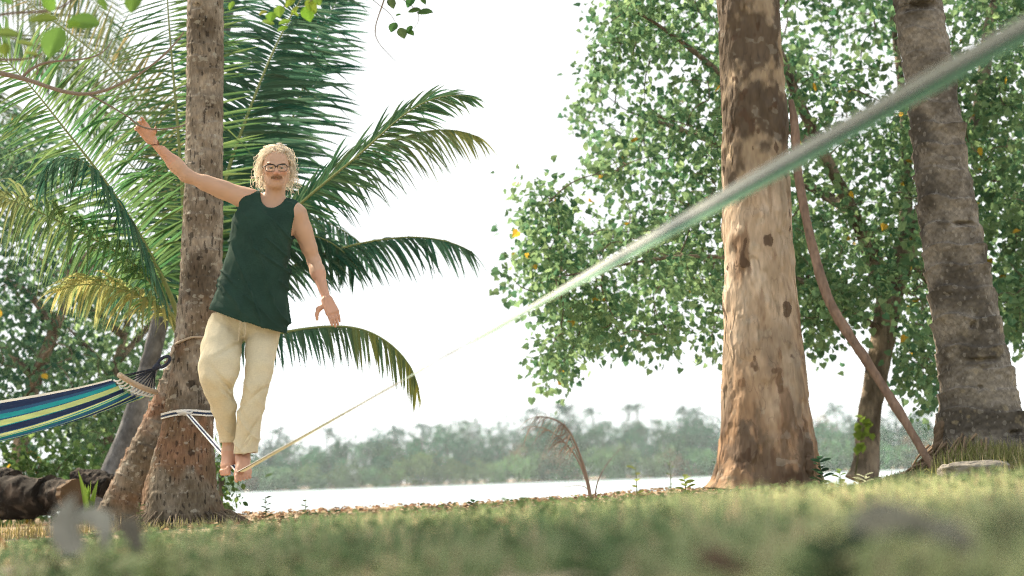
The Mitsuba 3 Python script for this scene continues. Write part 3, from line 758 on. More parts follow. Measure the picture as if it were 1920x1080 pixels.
def broadleaf():
    rng = np.random.default_rng(31)
    # ---- the green tree behind, right
    t = thing('broadleaf_tree', 'leafy green tree with heart-shaped leaves spreading behind the pale trunk', 'tree')
    p, r = trunk_pts([(1615, 905, 13, 32), (1621, 885, 13, 27), (1628, 800, 13, 21.5), (1644, 700, 13, 21), (1661, 600, 13, 23), (1672, 540, 13, 24), (1690, 480, 13, 21)])
    part(t, 'trunk', tube(p, r, 40, 150, disp=lambda s, a, pos: (meshkit.fbm(pos * [14, 14, 5], 4, 2) - 0.5) * 0.04), 'mat_dark_bark', smooth=True)
    limbs = [(PA([(1668, 555, 13), (1640, 490, 12.9), (1600, 400, 12.6), (1540, 280, 12.3), (1470, 120, 12.2), (1420, -60, 12.1)]), [0.10, 0.08, 0.06, 0.05, 0.04, 0.02]),
             (PA([(1685, 500, 13), (1712, 430, 13), (1770, 350, 13.2), (1830, 230, 13.4), (1850, 90, 13.4), (1900, -60, 13.6)]), [0.11, 0.10, 0.085, 0.07, 0.06, 0.03]),
             (PA([(1830, 230, 13.4), (1880, 200, 13.3), (1960, 170, 13.2)]), [0.05, 0.04, 0.03]),
             (PA([(1655, 620, 13), (1560, 560, 12.6), (1440, 500, 12.3), (1300, 480, 12.2), (1150, 500, 12.1), (1040, 520, 12)]), [0.035, 0.028, 0.020, 0.016, 0.012, 0.006]),
             (PA([(1600, 400, 12.6), (1480, 330, 13.2), (1320, 260, 13.4), (1180, 210, 13.4)]), [0.05, 0.04, 0.028, 0.01]),
             (PA([(1540, 280, 12.3), (1400, 180, 12.0), (1280, 80, 12.0), (1190, 20, 12)]), [0.04, 0.03, 0.022, 0.01]),
             (PA([(1700, 460, 13), (1780, 560, 12.7), (1860, 600, 12.6)]), [0.05, 0.035, 0.012]),
             (PA([(1690, 480, 13), (1700, 330, 13.6), (1690, 160, 14), (1660, -40, 14.2)]), [0.07, 0.055, 0.04, 0.02])]
    body = [(1160, -60), (1135, 20), (1180, 90), (1100, 140), (1085, 215), (1090, 300), (1060, 350), (1075, 400), (1020, 420), (1000, 460), (960, 530), (990, 560), (1030, 560), (1090, 590), (1060, 640), (1130, 640), (1180, 600), (1240, 560), (1330, 560), (1450, 590), (1560, 590), (1640, 560), (1700, 600), (1690, 650), (1730, 640), (1770, 600), (1870, 600), (1990, 600), (2080, 400), (2080, -60)]
    ends = [sample_clumps(body, 880, 11.6, 15.0, rng, 0.44)]
    # loose sprays that hang out of the outline
    for poly, n in ([[(1000, 360), (1045, 370), (1040, 420), (985, 405)], 9], [[(955, 520), (1050, 510), (1050, 560), (960, 545)], 9], [[(1010, 610), (1060, 600), (1070, 690), (1030, 690)], 9], [[(1130, 120), (1180, 70), (1160, 40), (1120, 50)], 6], [[(1060, 580), (1180, 590), (1160, 650), (1080, 660)], 14], [[(1200, 600), (1270, 600), (1260, 660), (1210, 655)], 8], [[(1320, 600), (1350, 590), (1350, 670), (1315, 660)], 5], [[(1500, 600), (1560, 590), (1560, 650), (1500, 630)], 9], [[(1690, 600), (1760, 600), (1770, 755), (1700, 720)], 20], [[(1000, 440), (1060, 420), (1060, 500), (990, 480)], 9], [[(1560, 560), (1610, 560), (1600, 620), (1570, 620)], 7], [[(1880, 560), (1960, 560), (1960, 640), (1890, 630)], 10], [[(1480, 560), (1540, 480), (1600, 520), (1580, 600)], 14], [[(1035, 700), (1060, 690), (1055, 705)], 2]):
        ends.append(sample_clumps(poly, n, 11.9, 13.2, rng, 0.0))
    # the crown goes on above and beside the frame
    off = sample_clumps([(1150, -60), (2080, -60), (2080, 500), (2400, 300), (2300, -500), (1700, -700), (1250, -450)], 170, 11.4, 15.5, rng)
    ends = np.vstack(ends)
    grow(t, 'mat_dark_bark', limbs, np.vstack([ends, off]), rng)
    foliage(t, ends, 31, 0.115, 0.067, [(0.065, 0.16, 0.09), (0.28, 0.40, 0.19)], rng, HEART, 0.006, 300)
    foliage(t, off, 26, 0.22, 0.11, [(0.045, 0.125, 0.075), (0.17, 0.29, 0.12)], rng, HEART, 0.01)
    # climbing shoot on its trunk
    cl = MB()
    vine = PA([(1604, 892, 12.8), (1610, 850, 12.75), (1618, 810, 12.75), (1622, 785, 12.75)])
    q = spline(vine, 26)
    cl.add(*tube(q, 0.008, 5), (0.16, 0.17, 0.09))
    flat(cl, leaves(np.repeat(q[14:], 2, 0) + rng.normal(0, 0.03, (24, 3)), rdir(rng, 24) + [0, 0, -0.5], rdir(rng, 24) + [0, -1, 0.4], 0.075, HEART, np.array([0.20, 0.30, 0.05]) * rng.uniform(0.7, 1.2, (24, 1))))
    k = thing('climbing_vine', 'small bright green vine climbing the dark slim trunk of the leafy tree', 'vine')
    scene[k] = mikit.ply(cl.arrays(), 'mat_leaf', color=cl.col())

    # ---- the pale tree
    t = thing('tree', 'pale tan tree trunk with peeling dark bark near its top', 'tree')
    p, r = trunk_pts([(1434, 925, 7.6, 112), (1435, 908, 7.6, 99), (1437, 850, 7.6, 90), (1433, 760, 7.6, 80), (1428, 650, 7.6, 73), (1423, 500, 7.6, 65), (1417, 290, 7.6, 60), (1411, 150, 7.6, 59), (1404, 0, 7.6, 58), (1396, -200, 7.6, 56)])
    p = np.vstack([p, p[-1] + [-0.05, 0.1, 1.6]])
    r = np.concatenate([r, [0.14]])

    def pd(s, a, pos):
        but = np.exp(-s / 0.22)
        return (meshkit.fbm(pos * [9, 9, 2.2], 4, 8) - 0.5) * 0.035 + (meshkit.fbm(pos * [30, 30, 9], 3, 9) - 0.5) * 0.018 + 0.009 * sstep(0.48, 0.58, meshkit.fbm(pos * [13, 13, 5], 3, 29)) + but * 0.05 * np.sin(a * 5 + 1.2) * 0.5 + but * 0.03 * (meshkit.fbm(pos * 14, 3, 10) - 0.4)
    part(t, 'trunk', tube(p, r, 110, 480, disp=pd), 'mat_pale_bark', smooth=True)
    kn = MB()
    for q, s_ in ((P(1508, 840, 7.45), 0.055), (P(1515, 872, 7.43), 0.05), (P(1500, 812, 7.46), 0.035)):
        s3 = trimesh.creation.icosphere(3, 1.0)
        v = s3.vertices * (1 + 0.5 * (meshkit.fbm(s3.vertices * 2.2 + 5, 3, 4)[:, None] - 0.5)) * s_ * [0.8, 0.8, 1.1] + q
        kn.add(v, s3.faces)
    part(t, 'burl', kn.arrays(), 'mat_pale_bark', smooth=True)
    top = p[-1]
    limbs = []
    for k in range(6):
        az = k * 1.05 + 0.3
        e = top + np.array([math.cos(az) * 1.7, math.sin(az) * 1.7, rng.uniform(1.2, 2.4)])
        limbs.append(([top - [0, 0, 0.1], (top + e) / 2 + [0, 0, 0.3], e], [0.09, 0.06, 0.02]))
    ends = top + np.array([0, 0, 2.1]) + rdir(rng, 110) * rng.uniform(0.3, 1, (110, 1)) * [2.5, 2.3, 1.5]
    grow(t, 'mat_dark_bark', limbs, ends, rng)
    foliage(t, ends, 26, 0.26, 0.12, [(0.035, 0.09, 0.045), (0.12, 0.20, 0.065)], rng, OVAL, 0.01)

    # ---- the tree left of the frame whose branches hang into it and which shades the near lawn
    t = thing('broadleaf_tree', 'tree at the left outside the frame whose branches reach into the top left', 'tree')
    b = on_ground(-4.4, 4.6, -0.1)
    q = np.array([b, b + [0.1, 0.1, 1.5], b + [0.0, 0.3, 3.2], b + [-0.2, 0.5, 4.6]])
    part(t, 'trunk', tube(q, [0.24, 0.19, 0.16, 0.13], 24, 60, disp=lambda s, a, pos: (meshkit.fbm(pos * 9, 3, 2) - 0.5) * 0.04), 'mat_dark_bark', smooth=True)
    top = q[-1]
    limbs = []
    for k in range(7):
        az = k * 0.9 + 0.2
        e = top + np.array([math.cos(az) * 2.4, math.sin(az) * 1.4, rng.uniform(0.8, 2.0)])
        limbs.append(([top - [0, 0, 0.3], (top + e) / 2 + [0, 0, 0.3], e], [0.09, 0.06, 0.02]))
    ends = top + np.array([0, -0.2, 1.4]) + rdir(rng, 190) * rng.uniform(0.3, 1, (190, 1)) * [3.2, 1.7, 1.5]
    grow(t, 'mat_dark_bark', limbs, ends, rng)
    foliage(t, ends, 30, 0.26, 0.12, [(0.04, 0.11, 0.05), (0.13, 0.24, 0.08)], rng, OVAL, 0.01)

    # ---- dark trees behind, left
    for label, trunk, poly, n, d0, d1, cols in (
        ('dark leafy tree filling the left edge behind the hammock', [(35, 885, 15.5, 17), (45, 800, 15.5, 14), (75, 690, 15.5, 12), (110, 600, 15.5, 9), (130, 480, 15.5, 6)], [(-160, 250), (60, 250), (120, 300), (170, 420), (190, 560), (170, 700), (140, 820), (60, 830), (-160, 800)], 300, 14.5, 17.5, [(0.045, 0.12, 0.085), (0.20, 0.32, 0.17)]),
        ('bushy green tree behind the lower fronds and the grey palm trunk', [(195, 905, 16.5, 11), (205, 800, 16.5, 10), (215, 700, 16.5, 8), (240, 600, 16.5, 6), (245, 520, 16.5, 4)], [(120, 480), (330, 470), (350, 640), (330, 800), (330, 880), (230, 905), (120, 880), (100, 700)], 230, 15.5, 18.5, [(0.08, 0.16, 0.09), (0.29, 0.42, 0.20)]),
    ):
        t = thing('broadleaf_tree', label, 'tree')
        p, r = trunk_pts(trunk)
        part(t, 'trunk', tube(p, r, 16, 40), 'mat_dark_bark', smooth=True)
        c0, c1 = p[1], p[-1]
        limbs = []
        for k in range(5):
            s0 = p[1] + (p[-1] - p[1]) * (0.1 + 0.17 * k)
            e = s0 + np.array([rng.uniform(0.4, 1.0) * (-1) ** k, rng.uniform(-0.7, 0.7), rng.uniform(0.5, 1.2)])
            limbs.append(([s0, (s0 + e) / 2 + rng.normal(0, 0.06, 3), e], [0.045, 0.03, 0.012]))
        ends = sample_clumps(poly, n, d0, d1, rng, 0.43, 1.6, 7)
        grow(t, 'mat_dark_bark', limbs, ends, rng)
        foliage(t, ends, 24, 0.18, 0.09, cols, rng, OVAL, 0.002)
    for label, px, py, d, w, h, n in (
        ('low green bush beside the fallen dark logs', 60, 900, 14, 0.9, 0.7, 60),
        ('low pale green bush at the waterside behind the leaning palm trunks', 250, 900, 15.5, 1.1, 0.8, 70),
        ('small bush of light green leaves between the big palm and the standing foot', 414, 850, 11.2, 0.07, 0.46, 12),
    ):
        t = thing('bush', label, 'bush')
        c = P(px, py, d)
        g = on_ground(c[0], c[1])
        ends = g + np.array([0, 0, h * 0.6]) + rdir(rng, n) * rng.uniform(0.2, 1, (n, 1)) * [w, w * 0.6, h * 0.6]
        limbs = [([g - [0, 0, .05], g + [0.1 * q * w, 0, h * 0.4], g + [0.35 * q * w, 0.05, h * 0.9]], [0.02, 0.014, 0.006]) for q in (-1, 0.2, 1)]
        grow(t, 'mat_dark_bark', limbs, ends, rng, 0.003, 'stem')
        foliage(t, ends, 24, 0.10 if w < 0.5 else 0.17, 0.06 if w < 0.5 else 0.085, [(0.05, 0.11, 0.04), (0.17, 0.26, 0.08)], rng, OVAL, 0.01)


broadleaf()


# ------------------------------------------------------------------ overhanging branches
def branches():
    rng = np.random.default_rng(41)
    bark = np.array([0.17, 0.135, 0.11])

    def branch(label, lines, lvs, col, group=None):
        t = thing('overhanging_branch', label, 'branch', group)
        for k, (pts, r0, r1) in enumerate(lines):
            q = PA(pts)
            m = MB().add(*tube(q, np.linspace(r0, r1, len(q)), 8, 30, disp=lambda s, a, pos: (meshkit.fbm(pos * 30, 2, 3) - 0.5) * 0.3 * r0), bark * rng.uniform(0.8, 1.2))
            part(t, 'stem' if k == 0 else 'twig', m, 'mat_wood', smooth=True)
        for (x0, y0, x1, y1, d, wd, face) in lvs:
            b, e = P(x0, y0, d), P(x1, y1, d - 0.02)
            L = np.linalg.norm(e - b)
            T_ = OVAL * [wd, 1, 1]
            T_ = np.vstack([T_])
            nr = np.array([0.3 * face, -1.0, 0.5 * (1 - abs(face)) + 0.2])
            v, f, c = leaves([b], [e - b], np.array([nr]), L, T_, np.array([col]) * rng.uniform(0.8, 1.2, (1, 3)))
            m = trimesh.Trimesh(v[0], f, process=False)
            s = m.subdivide().subdivide()
            vv = np.array(s.vertices)
            part(t, 'leaf', (vv, np.array(s.faces)), 'mat_leaf', smooth=True, color=np.broadcast_to(c[0][0], vv.shape))
        return t
    branch('bare thin branch curving across the palm fronds at the top left',
           [([(-60, 120, 6.6), (0, 137, 6.6), (45, 148, 6.6), (100, 166, 6.6), (165, 176, 6.6), (225, 158, 6.6), (290, 118, 6.6), (345, 60, 6.6)], 0.014, 0.004),
            ([(40, 148, 6.6), (85, 118, 6.6), (130, 113, 6.6), (185, 102, 6.6), (212, 70, 6.6)], 0.008, 0.002),
            ([(115, 115, 6.6), (124, 100, 6.6), (127, 86, 6.6)], 0.004, 0.002), ([(68, 140, 6.6), (70, 128, 6.6), (64, 124, 6.6)], 0.004, 0.002),
            ([(262, 136, 6.6), (262, 124, 6.6)], 0.003, 0.002), ([(165, 176, 6.6), (200, 195, 6.6), (245, 222, 6.6)], 0.005, 0.003), ([(245, 222, 6.6), (285, 242, 6.6), (325, 240, 6.6), (349, 231, 6.7)], 0.005, 0.003)], [], (0.1, 0.2, 0.05))
    branch('leafy twig with large oval leaves in the top left corner',
           [([(-40, 118, 4.6), (20, 112, 4.6), (60, 108, 4.6), (80, 100, 4.6)], 0.006, 0.002), ([(-30, 40, 4.6), (30, 24, 4.6), (110, 15, 4.6), (150, -20, 4.6)], 0.006, 0.003)],
           [(113, 50, 90, 107, 4.4, 1.25, .2), (188, 46, 124, 38, 4.4, 1.3, 0), (150, 42, 126, 52, 4.3, 1.5, 0), (112, 36, 50, 38, 4.4, 0.8, 0), (100, 22, 82, -14, 4.4, 1.1, 0), (36, 66, -12, 60, 4.4, 1.0, 0), (8, 80, 10, 106, 4.4, 1.0, 0), (64, 86, 30, 78, 4.6, 0.8, 0), (72, 104, 44, 98, 4.6, 0.7, 0), (24, 8, -10, -12, 4.4, 0.9, 0), (254, -14, 246, 24, 4.4, 1.2, 0), (184, -8, 200, 20, 4.4, 0.6, 0)], (0.13, 0.24, 0.055))
    branch('cluster of pale green leaves hanging at the top centre left',
           [([(560, -30, 5.4), (545, 0, 5.4), (525, 20, 5.4), (510, 40, 5.4)], 0.004, 0.002), ([(600, -30, 5.4), (585, 0, 5.4), (560, 14, 5.4)], 0.004, 0.002)],
           [(510, 22, 508, 40, 5.4, 1.5, 0), (524, 10, 524, 32, 5.4, 1.2, 0), (515, 45, 490, 40, 5.4, 1.1, 0), (540, 50, 520, 58, 5.4, 1.0, 0), (545, 38, 522, 45, 5.4, 1.0, 0), (572, 12, 582, 40, 5.4, 1.2, 0), (575, 0, 592, 24, 5.4, 1.0, 0), (545, 28, 560, 12, 5.4, 1.1, 0), (552, -4, 536, 14, 5.4, 1.0, 0), (560, 30, 545, 20, 5.4, 1.0, 0), (438, 2, 430, 18, 5.4, 0.8, 0), (590, -8, 600, 10, 5.4, 1.0, 0), (500, 20, 486, 28, 5.4, 0.9, 0)], (0.24, 0.34, 0.06))
    branch('dark drooping twig with few leaves against the white sky, top centre',
           [([(722, -40, 6.4), (718, 6, 6.4), (708, 35, 6.4), (704, 65, 6.4), (716, 88, 6.4), (742, 115, 6.4)], 0.004, 0.001), ([(740, -40, 6.4), (757, 0, 6.4), (782, 22, 6.4), (775, 55, 6.4)], 0.003, 0.001), ([(690, -40, 6.4), (702, 2, 6.4), (730, 25, 6.4), (740, 40, 6.4)], 0.002, 0.001)],
           [(730, -4, 738, 16, 6.4, 1.0, 0), (765, 22, 790, 18, 6.4, 1.0, 0), (782, 24, 812, 22, 6.4, 1.0, 0), (742, 42, 733, 60, 6.4, 1.2, 0), (750, 52, 758, 72, 6.4, 1.2, 0), (762, 56, 776, 66, 6.4, 1.0, 0), (772, 48, 764, 62, 6.4, 0.9, 0), (775, -8, 764, 14, 6.4, 1.0, 0), (790, -4, 798, 8, 6.4, 0.8, 0), (752, 26, 742, 30, 6.4, 0.7, 0)], (0.07, 0.14, 0.045))


branches()

# ------------------------------------------------------------------ person


def nets(Fd, org, h):
    """Naive surface nets of the zero level of the grid Fd."""
    S = Fd < 0
    nx, ny, nz = Fd.shape
    cnt = np.zeros((nx - 1, ny - 1, nz - 1), np.int8)
    for dx in (0, 1):
        for dy in (0, 1):
            for dz in (0, 1):
                cnt += S[dx:nx - 1 + dx, dy:ny - 1 + dy, dz:nz - 1 + dz]
    act = np.argwhere((cnt > 0) & (cnt < 8))
    idx = np.full(cnt.shape, -1, np.int32)
    idx[tuple(act.T)] = np.arange(len(act))
    acc, num = np.zeros((len(act), 3)), np.zeros(len(act))
    corners = [(a_, b_, c_) for a_ in (0, 1) for b_ in (0, 1) for c_ in (0, 1)]
    val = {c: Fd[act[:, 0] + c[0], act[:, 1] + c[1], act[:, 2] + c[2]] for c in corners}
    for a_ in corners:
        for ax in range(3):
            if a_[ax] == 0:
                b_ = tuple(1 if k == ax else a_[k] for k in range(3))
                m = (val[a_] < 0) != (val[b_] < 0)
                tt = val[a_][m] / (val[a_][m] - val[b_][m])
                q = np.repeat(np.array(a_, float)[None], m.sum(), 0)
                q[:, ax] += tt
                acc[m] += q
                num[m] += 1
    v = (act + acc / num[:, None]) * h + org
    faces = []
    for ax in range(3):
        o = [k for k in range(3) if k != ax]
        sl0, sl1 = [slice(None)] * 3, [slice(None)] * 3
        sl0[ax], sl1[ax] = slice(0, -1), slice(1, None)
        e = np.argwhere(S[tuple(sl0)] != S[tuple(sl1)])
        e = e[(e[:, o[0]] > 0) & (e[:, o[1]] > 0) & (e[:, o[0]] < Fd.shape[o[0]] - 1) & (e[:, o[1]] < Fd.shape[o[1]] - 1)]
        inside = S[tuple(e.T)]
        def cell(d0, d1):
            q = e.copy()
            q[:, o[0]] -= d0
            q[:, o[1]] -= d1
            return idx[tuple(q.T)]
        a_, b_, c_, d_ = cell(1, 1), cell(0, 1), cell(0, 0), cell(1, 0)
        flip = inside if ax != 1 else ~inside
        q0 = np.where(flip[:, None], np.stack([a_, b_, c_, d_], 1), np.stack([a_, d_, c_, b_], 1))
        faces += [q0[:, [0, 1, 2]], q0[:, [0, 2, 3]]]
    f = np.vstack(faces)
    return v, f[(f >= 0).all(1)]


class Field:
    def __init__(self, lo, hi, h):
        self.lo, self.h = np.asarray(lo, float), h
        self.n = np.ceil((np.asarray(hi) - self.lo) / h).astype(int) + 1
        self.F = np.full(self.n, 0.2, np.float32)
        self.sc = 1.0

    def box(self, lo, hi):
        a_ = np.maximum(np.floor((np.asarray(lo) - self.lo) / self.h).astype(int), 0)
        b_ = np.minimum(np.ceil((np.asarray(hi) - self.lo) / self.h).astype(int) + 1, self.n)
        if (b_ <= a_).any():
            return None, None
        sl = tuple(slice(x, y) for x, y in zip(a_, b_))
        g = np.meshgrid(*[self.lo[k] + self.h * np.arange(a_[k], b_[k]) for k in range(3)], indexing='ij')
        return sl, np.stack(g, -1).astype(np.float32)

    def put(self, fn, lo, hi, k, mode='add'):
        sl, q = self.box(np.asarray(lo) - k - 0.01, np.asarray(hi) + k + 0.01)
        if sl is None:
            return
        d, cur = fn(q), self.F[sl]
        if mode == 'add':
            hh = np.maximum(k - np.abs(cur - d), 0) / k
            self.F[sl] = np.minimum(cur, d) - hh * hh * k * 0.25
        else:
            hh = np.maximum(k - np.abs(cur + d), 0) / k
            self.F[sl] = np.maximum(cur, -d) + hh * hh * k * 0.25

    def cone(self, a_, b_, ra, rb, k=0.02, flat=None, mode='add'):
        """Round cone; flat = (direction, factor) squeezes it along a direction."""
        ra, rb, k = ra * self.sc, rb * self.sc, k * self.sc
        a_, b_ = np.asarray(a_, np.float32), np.asarray(b_, np.float32)
        r = max(ra, rb)
        ab = b_ - a_

        def fn(q):
            w = q - a_
            dd = ab
            if flat is not None:
                n_ = np.asarray(flat[0], np.float32)
                w = w + ((w @ n_) * (flat[1] - 1))[..., None] * n_
                dd = ab + (ab @ n_) * (flat[1] - 1) * n_
            t = np.clip((w @ dd) / max(float(dd @ dd), 1e-9), 0, 1)
            return np.linalg.norm(w - t[..., None] * dd, axis=-1) - (ra + t * (rb - ra))
        self.put(fn, np.minimum(a_, b_) - r, np.maximum(a_, b_) + r, k, mode)

    def ell(self, c, M, radii, k=0.02, mode='add'):
        """Ellipsoid at c; rows of M are its axes."""
        k = k * self.sc
        c, radii = np.asarray(c, np.float32), np.asarray(radii, np.float32) * self.sc
        r = float(radii.max())

        def fn(q):
            w = ((q - c) @ np.asarray(M, np.float32).T) / radii
            l = np.linalg.norm(w, axis=-1)
            g = np.linalg.norm(w / radii, axis=-1) + 1e-9
            return l * (l - 1) / g
        self.put(fn, c - r, c + r, k, mode)


def person():
    rng = np.random.default_rng(51)
    t = thing('person', 'man in dark green sleeveless top and beige trousers balancing barefoot on the slackline, arms spread', 'person')
    B = lambda px, py, d=7.85: P(px, py, d)
    m = 7.85 / F                                                           # metres per pixel at the person
    # --- joints
    neck, chest, belly, hips = B(512, 385), B(500, 425), B(478, 520), B(459, 600)
    shR, elR, wrR = B(449, 368), B(349, 329, 7.80), B(284, 262, 7.74)
    shL, elL, wrL = B(557, 402), B(589, 490, 7.93), B(613, 562, 7.80)
    # head frame: turned a little to the right of the picture and tilted
    hc = B(518, 318, 7.80)
    up = unit(CU * 1.0 + CR * -0.02)
    fw = unit(np.array([0.17, -1.0, 0.02]))
    fw = unit(fw - (fw @ up) * up)
    rt = np.cross(up, fw)                                                   # to the picture's right
    if rt[0] < 0:
        rt = -rt
    HS = 0.95
    HM = np.stack([rt, fw, up])                                             # rows: right, forward, up
    hp = lambda x, y, z: hc + 0.95 * (rt * x + fw * y + up * z)
    def head(fd):
        fd.sc = 0.95
        fd.ell(hp(0, -0.018, 0.040), HM, (0.076, 0.094, 0.084), 0.02)       # skull
        fd.ell(hp(0, 0.018, -0.012), HM, (0.061, 0.074, 0.088), 0.03)       # face
        fd.ell(hp(0, 0.030, -0.072), HM, (0.040, 0.050, 0.042), 0.03)       # jaw
        fd.ell(hp(0, 0.066, -0.098), HM, (0.022, 0.018, 0.017), 0.02)       # chin
        fd.cone(hp(-0.048, 0.0, -0.055), hp(-0.02, 0.055, -0.09), 0.022, 0.018, 0.025)
        fd.cone(hp(0.048, 0.0, -0.055), hp(0.02, 0.055, -0.09), 0.022, 0.018, 0.025)
        for s in (-1, 1):
            fd.cone(hp(s * 0.012, 0.083, 0.022), hp(s * 0.045, 0.070, 0.024), 0.010, 0.010, 0.014)     # brow
            fd.ell(hp(s * 0.044, 0.062, -0.018), HM, (0.022, 0.018, 0.018), 0.02)                      # cheek
            fd.ell(hp(s * 0.030, 0.092, 0.004), HM, (0.017, 0.017, 0.011), 0.012, 'sub')               # socket
            fd.cone(hp(s * 0.019, 0.0825, 0.0115), hp(s * 0.042, 0.0775, 0.0105), 0.0052, 0.0052, 0.006)
            fd.cone(hp(s * 0.019, 0.081, -0.0065), hp(s * 0.042, 0.0765, -0.0065), 0.0045, 0.0045, 0.006)
            fd.ell(hp(s * 0.072, -0.010, -0.008), HM, (0.010, 0.018, 0.030), 0.008)                    # ear
            fd.ell(hp(s * 0.078, -0.004, -0.008), HM, (0.005, 0.009, 0.016), 0.006, 'sub')
        fd.cone(hp(0, 0.086, 0.012), hp(0, 0.108, -0.026), 0.008, 0.012, 0.012)                        # nose
        fd.cone(hp(-0.012, 0.095, -0.031), hp(0.012, 0.095, -0.031), 0.008, 0.008, 0.010)
        fd.cone(hp(-0.016, 0.086, -0.059), hp(0.016, 0.086, -0.059), 0.0055, 0.0055, 0.008)            # lips
        fd.cone(hp(-0.015, 0.084, -0.068), hp(0.015, 0.084, -0.068), 0.0065, 0.0065, 0.008)
        fd.ell(hp(0, 0.094, -0.0635), HM, (0.019, 0.010, 0.0016), 0.004, 'sub')
        fd.cone(hp(0, -0.028, -0.045), neck + [0, 0.02, -0.03], 0.056, 0.064, 0.03)                    # neck
        fd.sc = 1.0

    def hand(fd, wr, hd, th, pn, curl, spread=0.10, thumb=None, s=1.0):
        """hd: towards the fingers, th: towards the thumb side, pn: out of the palm."""
        hd = unit(hd)
        th = unit(th - (th @ hd) * hd)
        pn_ = np.cross(hd, th)
        if pn_ @ pn < 0:
            pn_ = -pn_
        at = lambda x, y, z: wr + s * (hd * x + th * y + pn_ * z)
        for y, r in ((0.026, 0.014), (0.009, 0.0145), (-0.009, 0.0138), (-0.026, 0.0125)):
            fd.cone(at(0.0, y * 0.55, 0), at(0.088 - 0.10 * abs(y - 0.008), y, 0), 0.019 * s, r * s, 0.012)
        lens = (0.073, 0.081, 0.075, 0.060)
        for k, (y, r) in enumerate(((0.027, 0.0092), (0.009, 0.0096), (-0.009, 0.0091), (-0.026, 0.0080))):
            p0 = at(0.088 - 0.10 * abs(y - 0.008), y, 0)
            a0 = 0.0
            for q, (fr_, cu) in enumerate(zip((0.45, 0.31, 0.24), curl[k])):
                a0 += cu
                d = hd * math.cos(a0) + pn_ * math.sin(a0) + th * spread * (1.2 - k * 0.8)
                p1 = p0 + unit(d) * lens[k] * fr_ * s
                fd.cone(p0, p1, (r - q * 0.0009) * s, (r - 0.0009 - q * 0.0009) * s, 0.004)
                p0 = p1
        p0 = at(0.018, 0.018, 0.008)
        dirs = thumb or ((0.55, 0.75, 0.35), (0.8, 0.55, 0.25), (0.95, 0.25, 0.2))
        for q, (dd, l, r) in enumerate(zip(dirs, (0.045, 0.032, 0.027), (0.0155, 0.0115, 0.0095))):
            p1 = p0 + unit(hd * dd[0] + th * dd[1] + pn_ * dd[2]) * l * s
            fd.cone(p0, p1, r * s, (r - 0.0015) * s, 0.008)
            p0 = p1

    def arms(fd):
        Y = np.array([0, 1.0, 0])
        for sh, el, wr, inner in ((shR, elR, wrR, B(470, 372)), (shL, elL, wrL, B(545, 395))):
            u = unit(el - sh)
            v = unit(wr - el)
            fd.cone(inner, sh, 0.052, 0.051, 0.04)
            fd.cone(sh, sh + u * 0.10, 0.050, 0.043, 0.03)                  # deltoid
            fd.cone(sh + u * 0.05, el, 0.043, 0.034, 0.03)
            fd.cone(sh + u * 0.09, sh + u * 0.2, 0.044, 0.041, 0.03)
            fd.cone(el, el + v * 0.09, 0.035, 0.038, 0.03)
            fd.cone(el + v * 0.07, wr, 0.037, 0.0215, 0.03)
        # hand of the raised arm: palm to the camera, thumb up, fingers bent out to the left
        v = unit(wrR - elR)
        hand(fd, wrR + v * 0.004, B(262, 232, 7.70) - wrR, CR * 0.75 + CU * 0.6, np.array([-0.35, -1, -0.15]), ((0.55, 0.5, 0.3), (0.75, 0.55, 0.4), (0.95, 0.6, 0.4), (1.05, 0.6, 0.4)), 0.10, ((0.25, 0.9, 0.35), (0.5, 0.8, 0.3), (0.75, 0.55, 0.3)), 0.98)
        # hanging hand: back to the camera, thumb towards the body
        v = unit(wrL - elL)
        hand(fd, wrL + v * 0.004, B(632, 604, 7.74) - wrL, -CR * 0.75 - CU * 0.35 + np.array([0, -0.45, 0]), np.array([-0.5, 1, -0.2]), ((0.12, 0.15, 0.12), (0.16, 0.2, 0.15), (0.2, 0.25, 0.2), (0.25, 0.3, 0.2)), 0.01, ((0.35, 0.95, 0.2), (0.75, 0.6, 0.35), (0.9, 0.2, 0.5)), 1.0)

    anR, toeR = B(428, 842, 7.86), B(411, 884, 7.76)
    anL = B(455, 856, 7.78)

    def foot(fd, an, tip, sidev, wide=1.0):
        """Ankle, a point between the toe tips, and the direction of the big toe's side."""
        d = unit(tip - an - 0.0)
        up_ = unit(np.cross(d, sidev))
        if up_[2] < 0:
            up_ = -up_
        sd = unit(np.cross(up_, d))
        if sd @ sidev < 0:
            sd = -sd
        L = np.linalg.norm(tip - an)
        heel = an - d * 0.045 - up_ * 0.045
        fd.cone(heel, an + d * 0.02 - up_ * 0.015, 0.030, 0.034, 0.03)
        ball = [an + d * (L - 0.062 + q) + sd * y - up_ * 0.03 for y, q in ((0.026, 0.004), (0.008, 0.004), (-0.010, -0.002), (-0.027, -0.014))]
        for b_, r in zip(ball, (0.019, 0.017, 0.016, 0.015)):
            fd.cone(an - up_ * 0.008, b_, 0.030, r, 0.02)
            fd.cone(heel, b_, 0.024, r, 0.02)
        for k, (y, l, r) in enumerate(((0.030, 0.060, 0.0125), (0.012, 0.058, 0.0090), (-0.003, 0.052, 0.0085), (-0.017, 0.046, 0.0082), (-0.031, 0.038, 0.0080))):
            b_ = an + d * (L - 0.062) + sd * y - up_ * 0.032
            fd.cone(b_, b_ + d * l * 0.6 + up_ * 0.004 + sd * y * 0.12, r, r, 0.006)
            fd.cone(b_ + d * l * 0.6 + up_ * 0.004 + sd * y * 0.12, b_ + d * l - up_ * 0.008 + sd * y * 0.18, r, r * 0.88, 0.005)

    hpR, knR, hpL, knL = B(428, 615, 7.92), B(407, 706, 7.70), B(492, 622, 7.92), B(478, 738, 7.72)

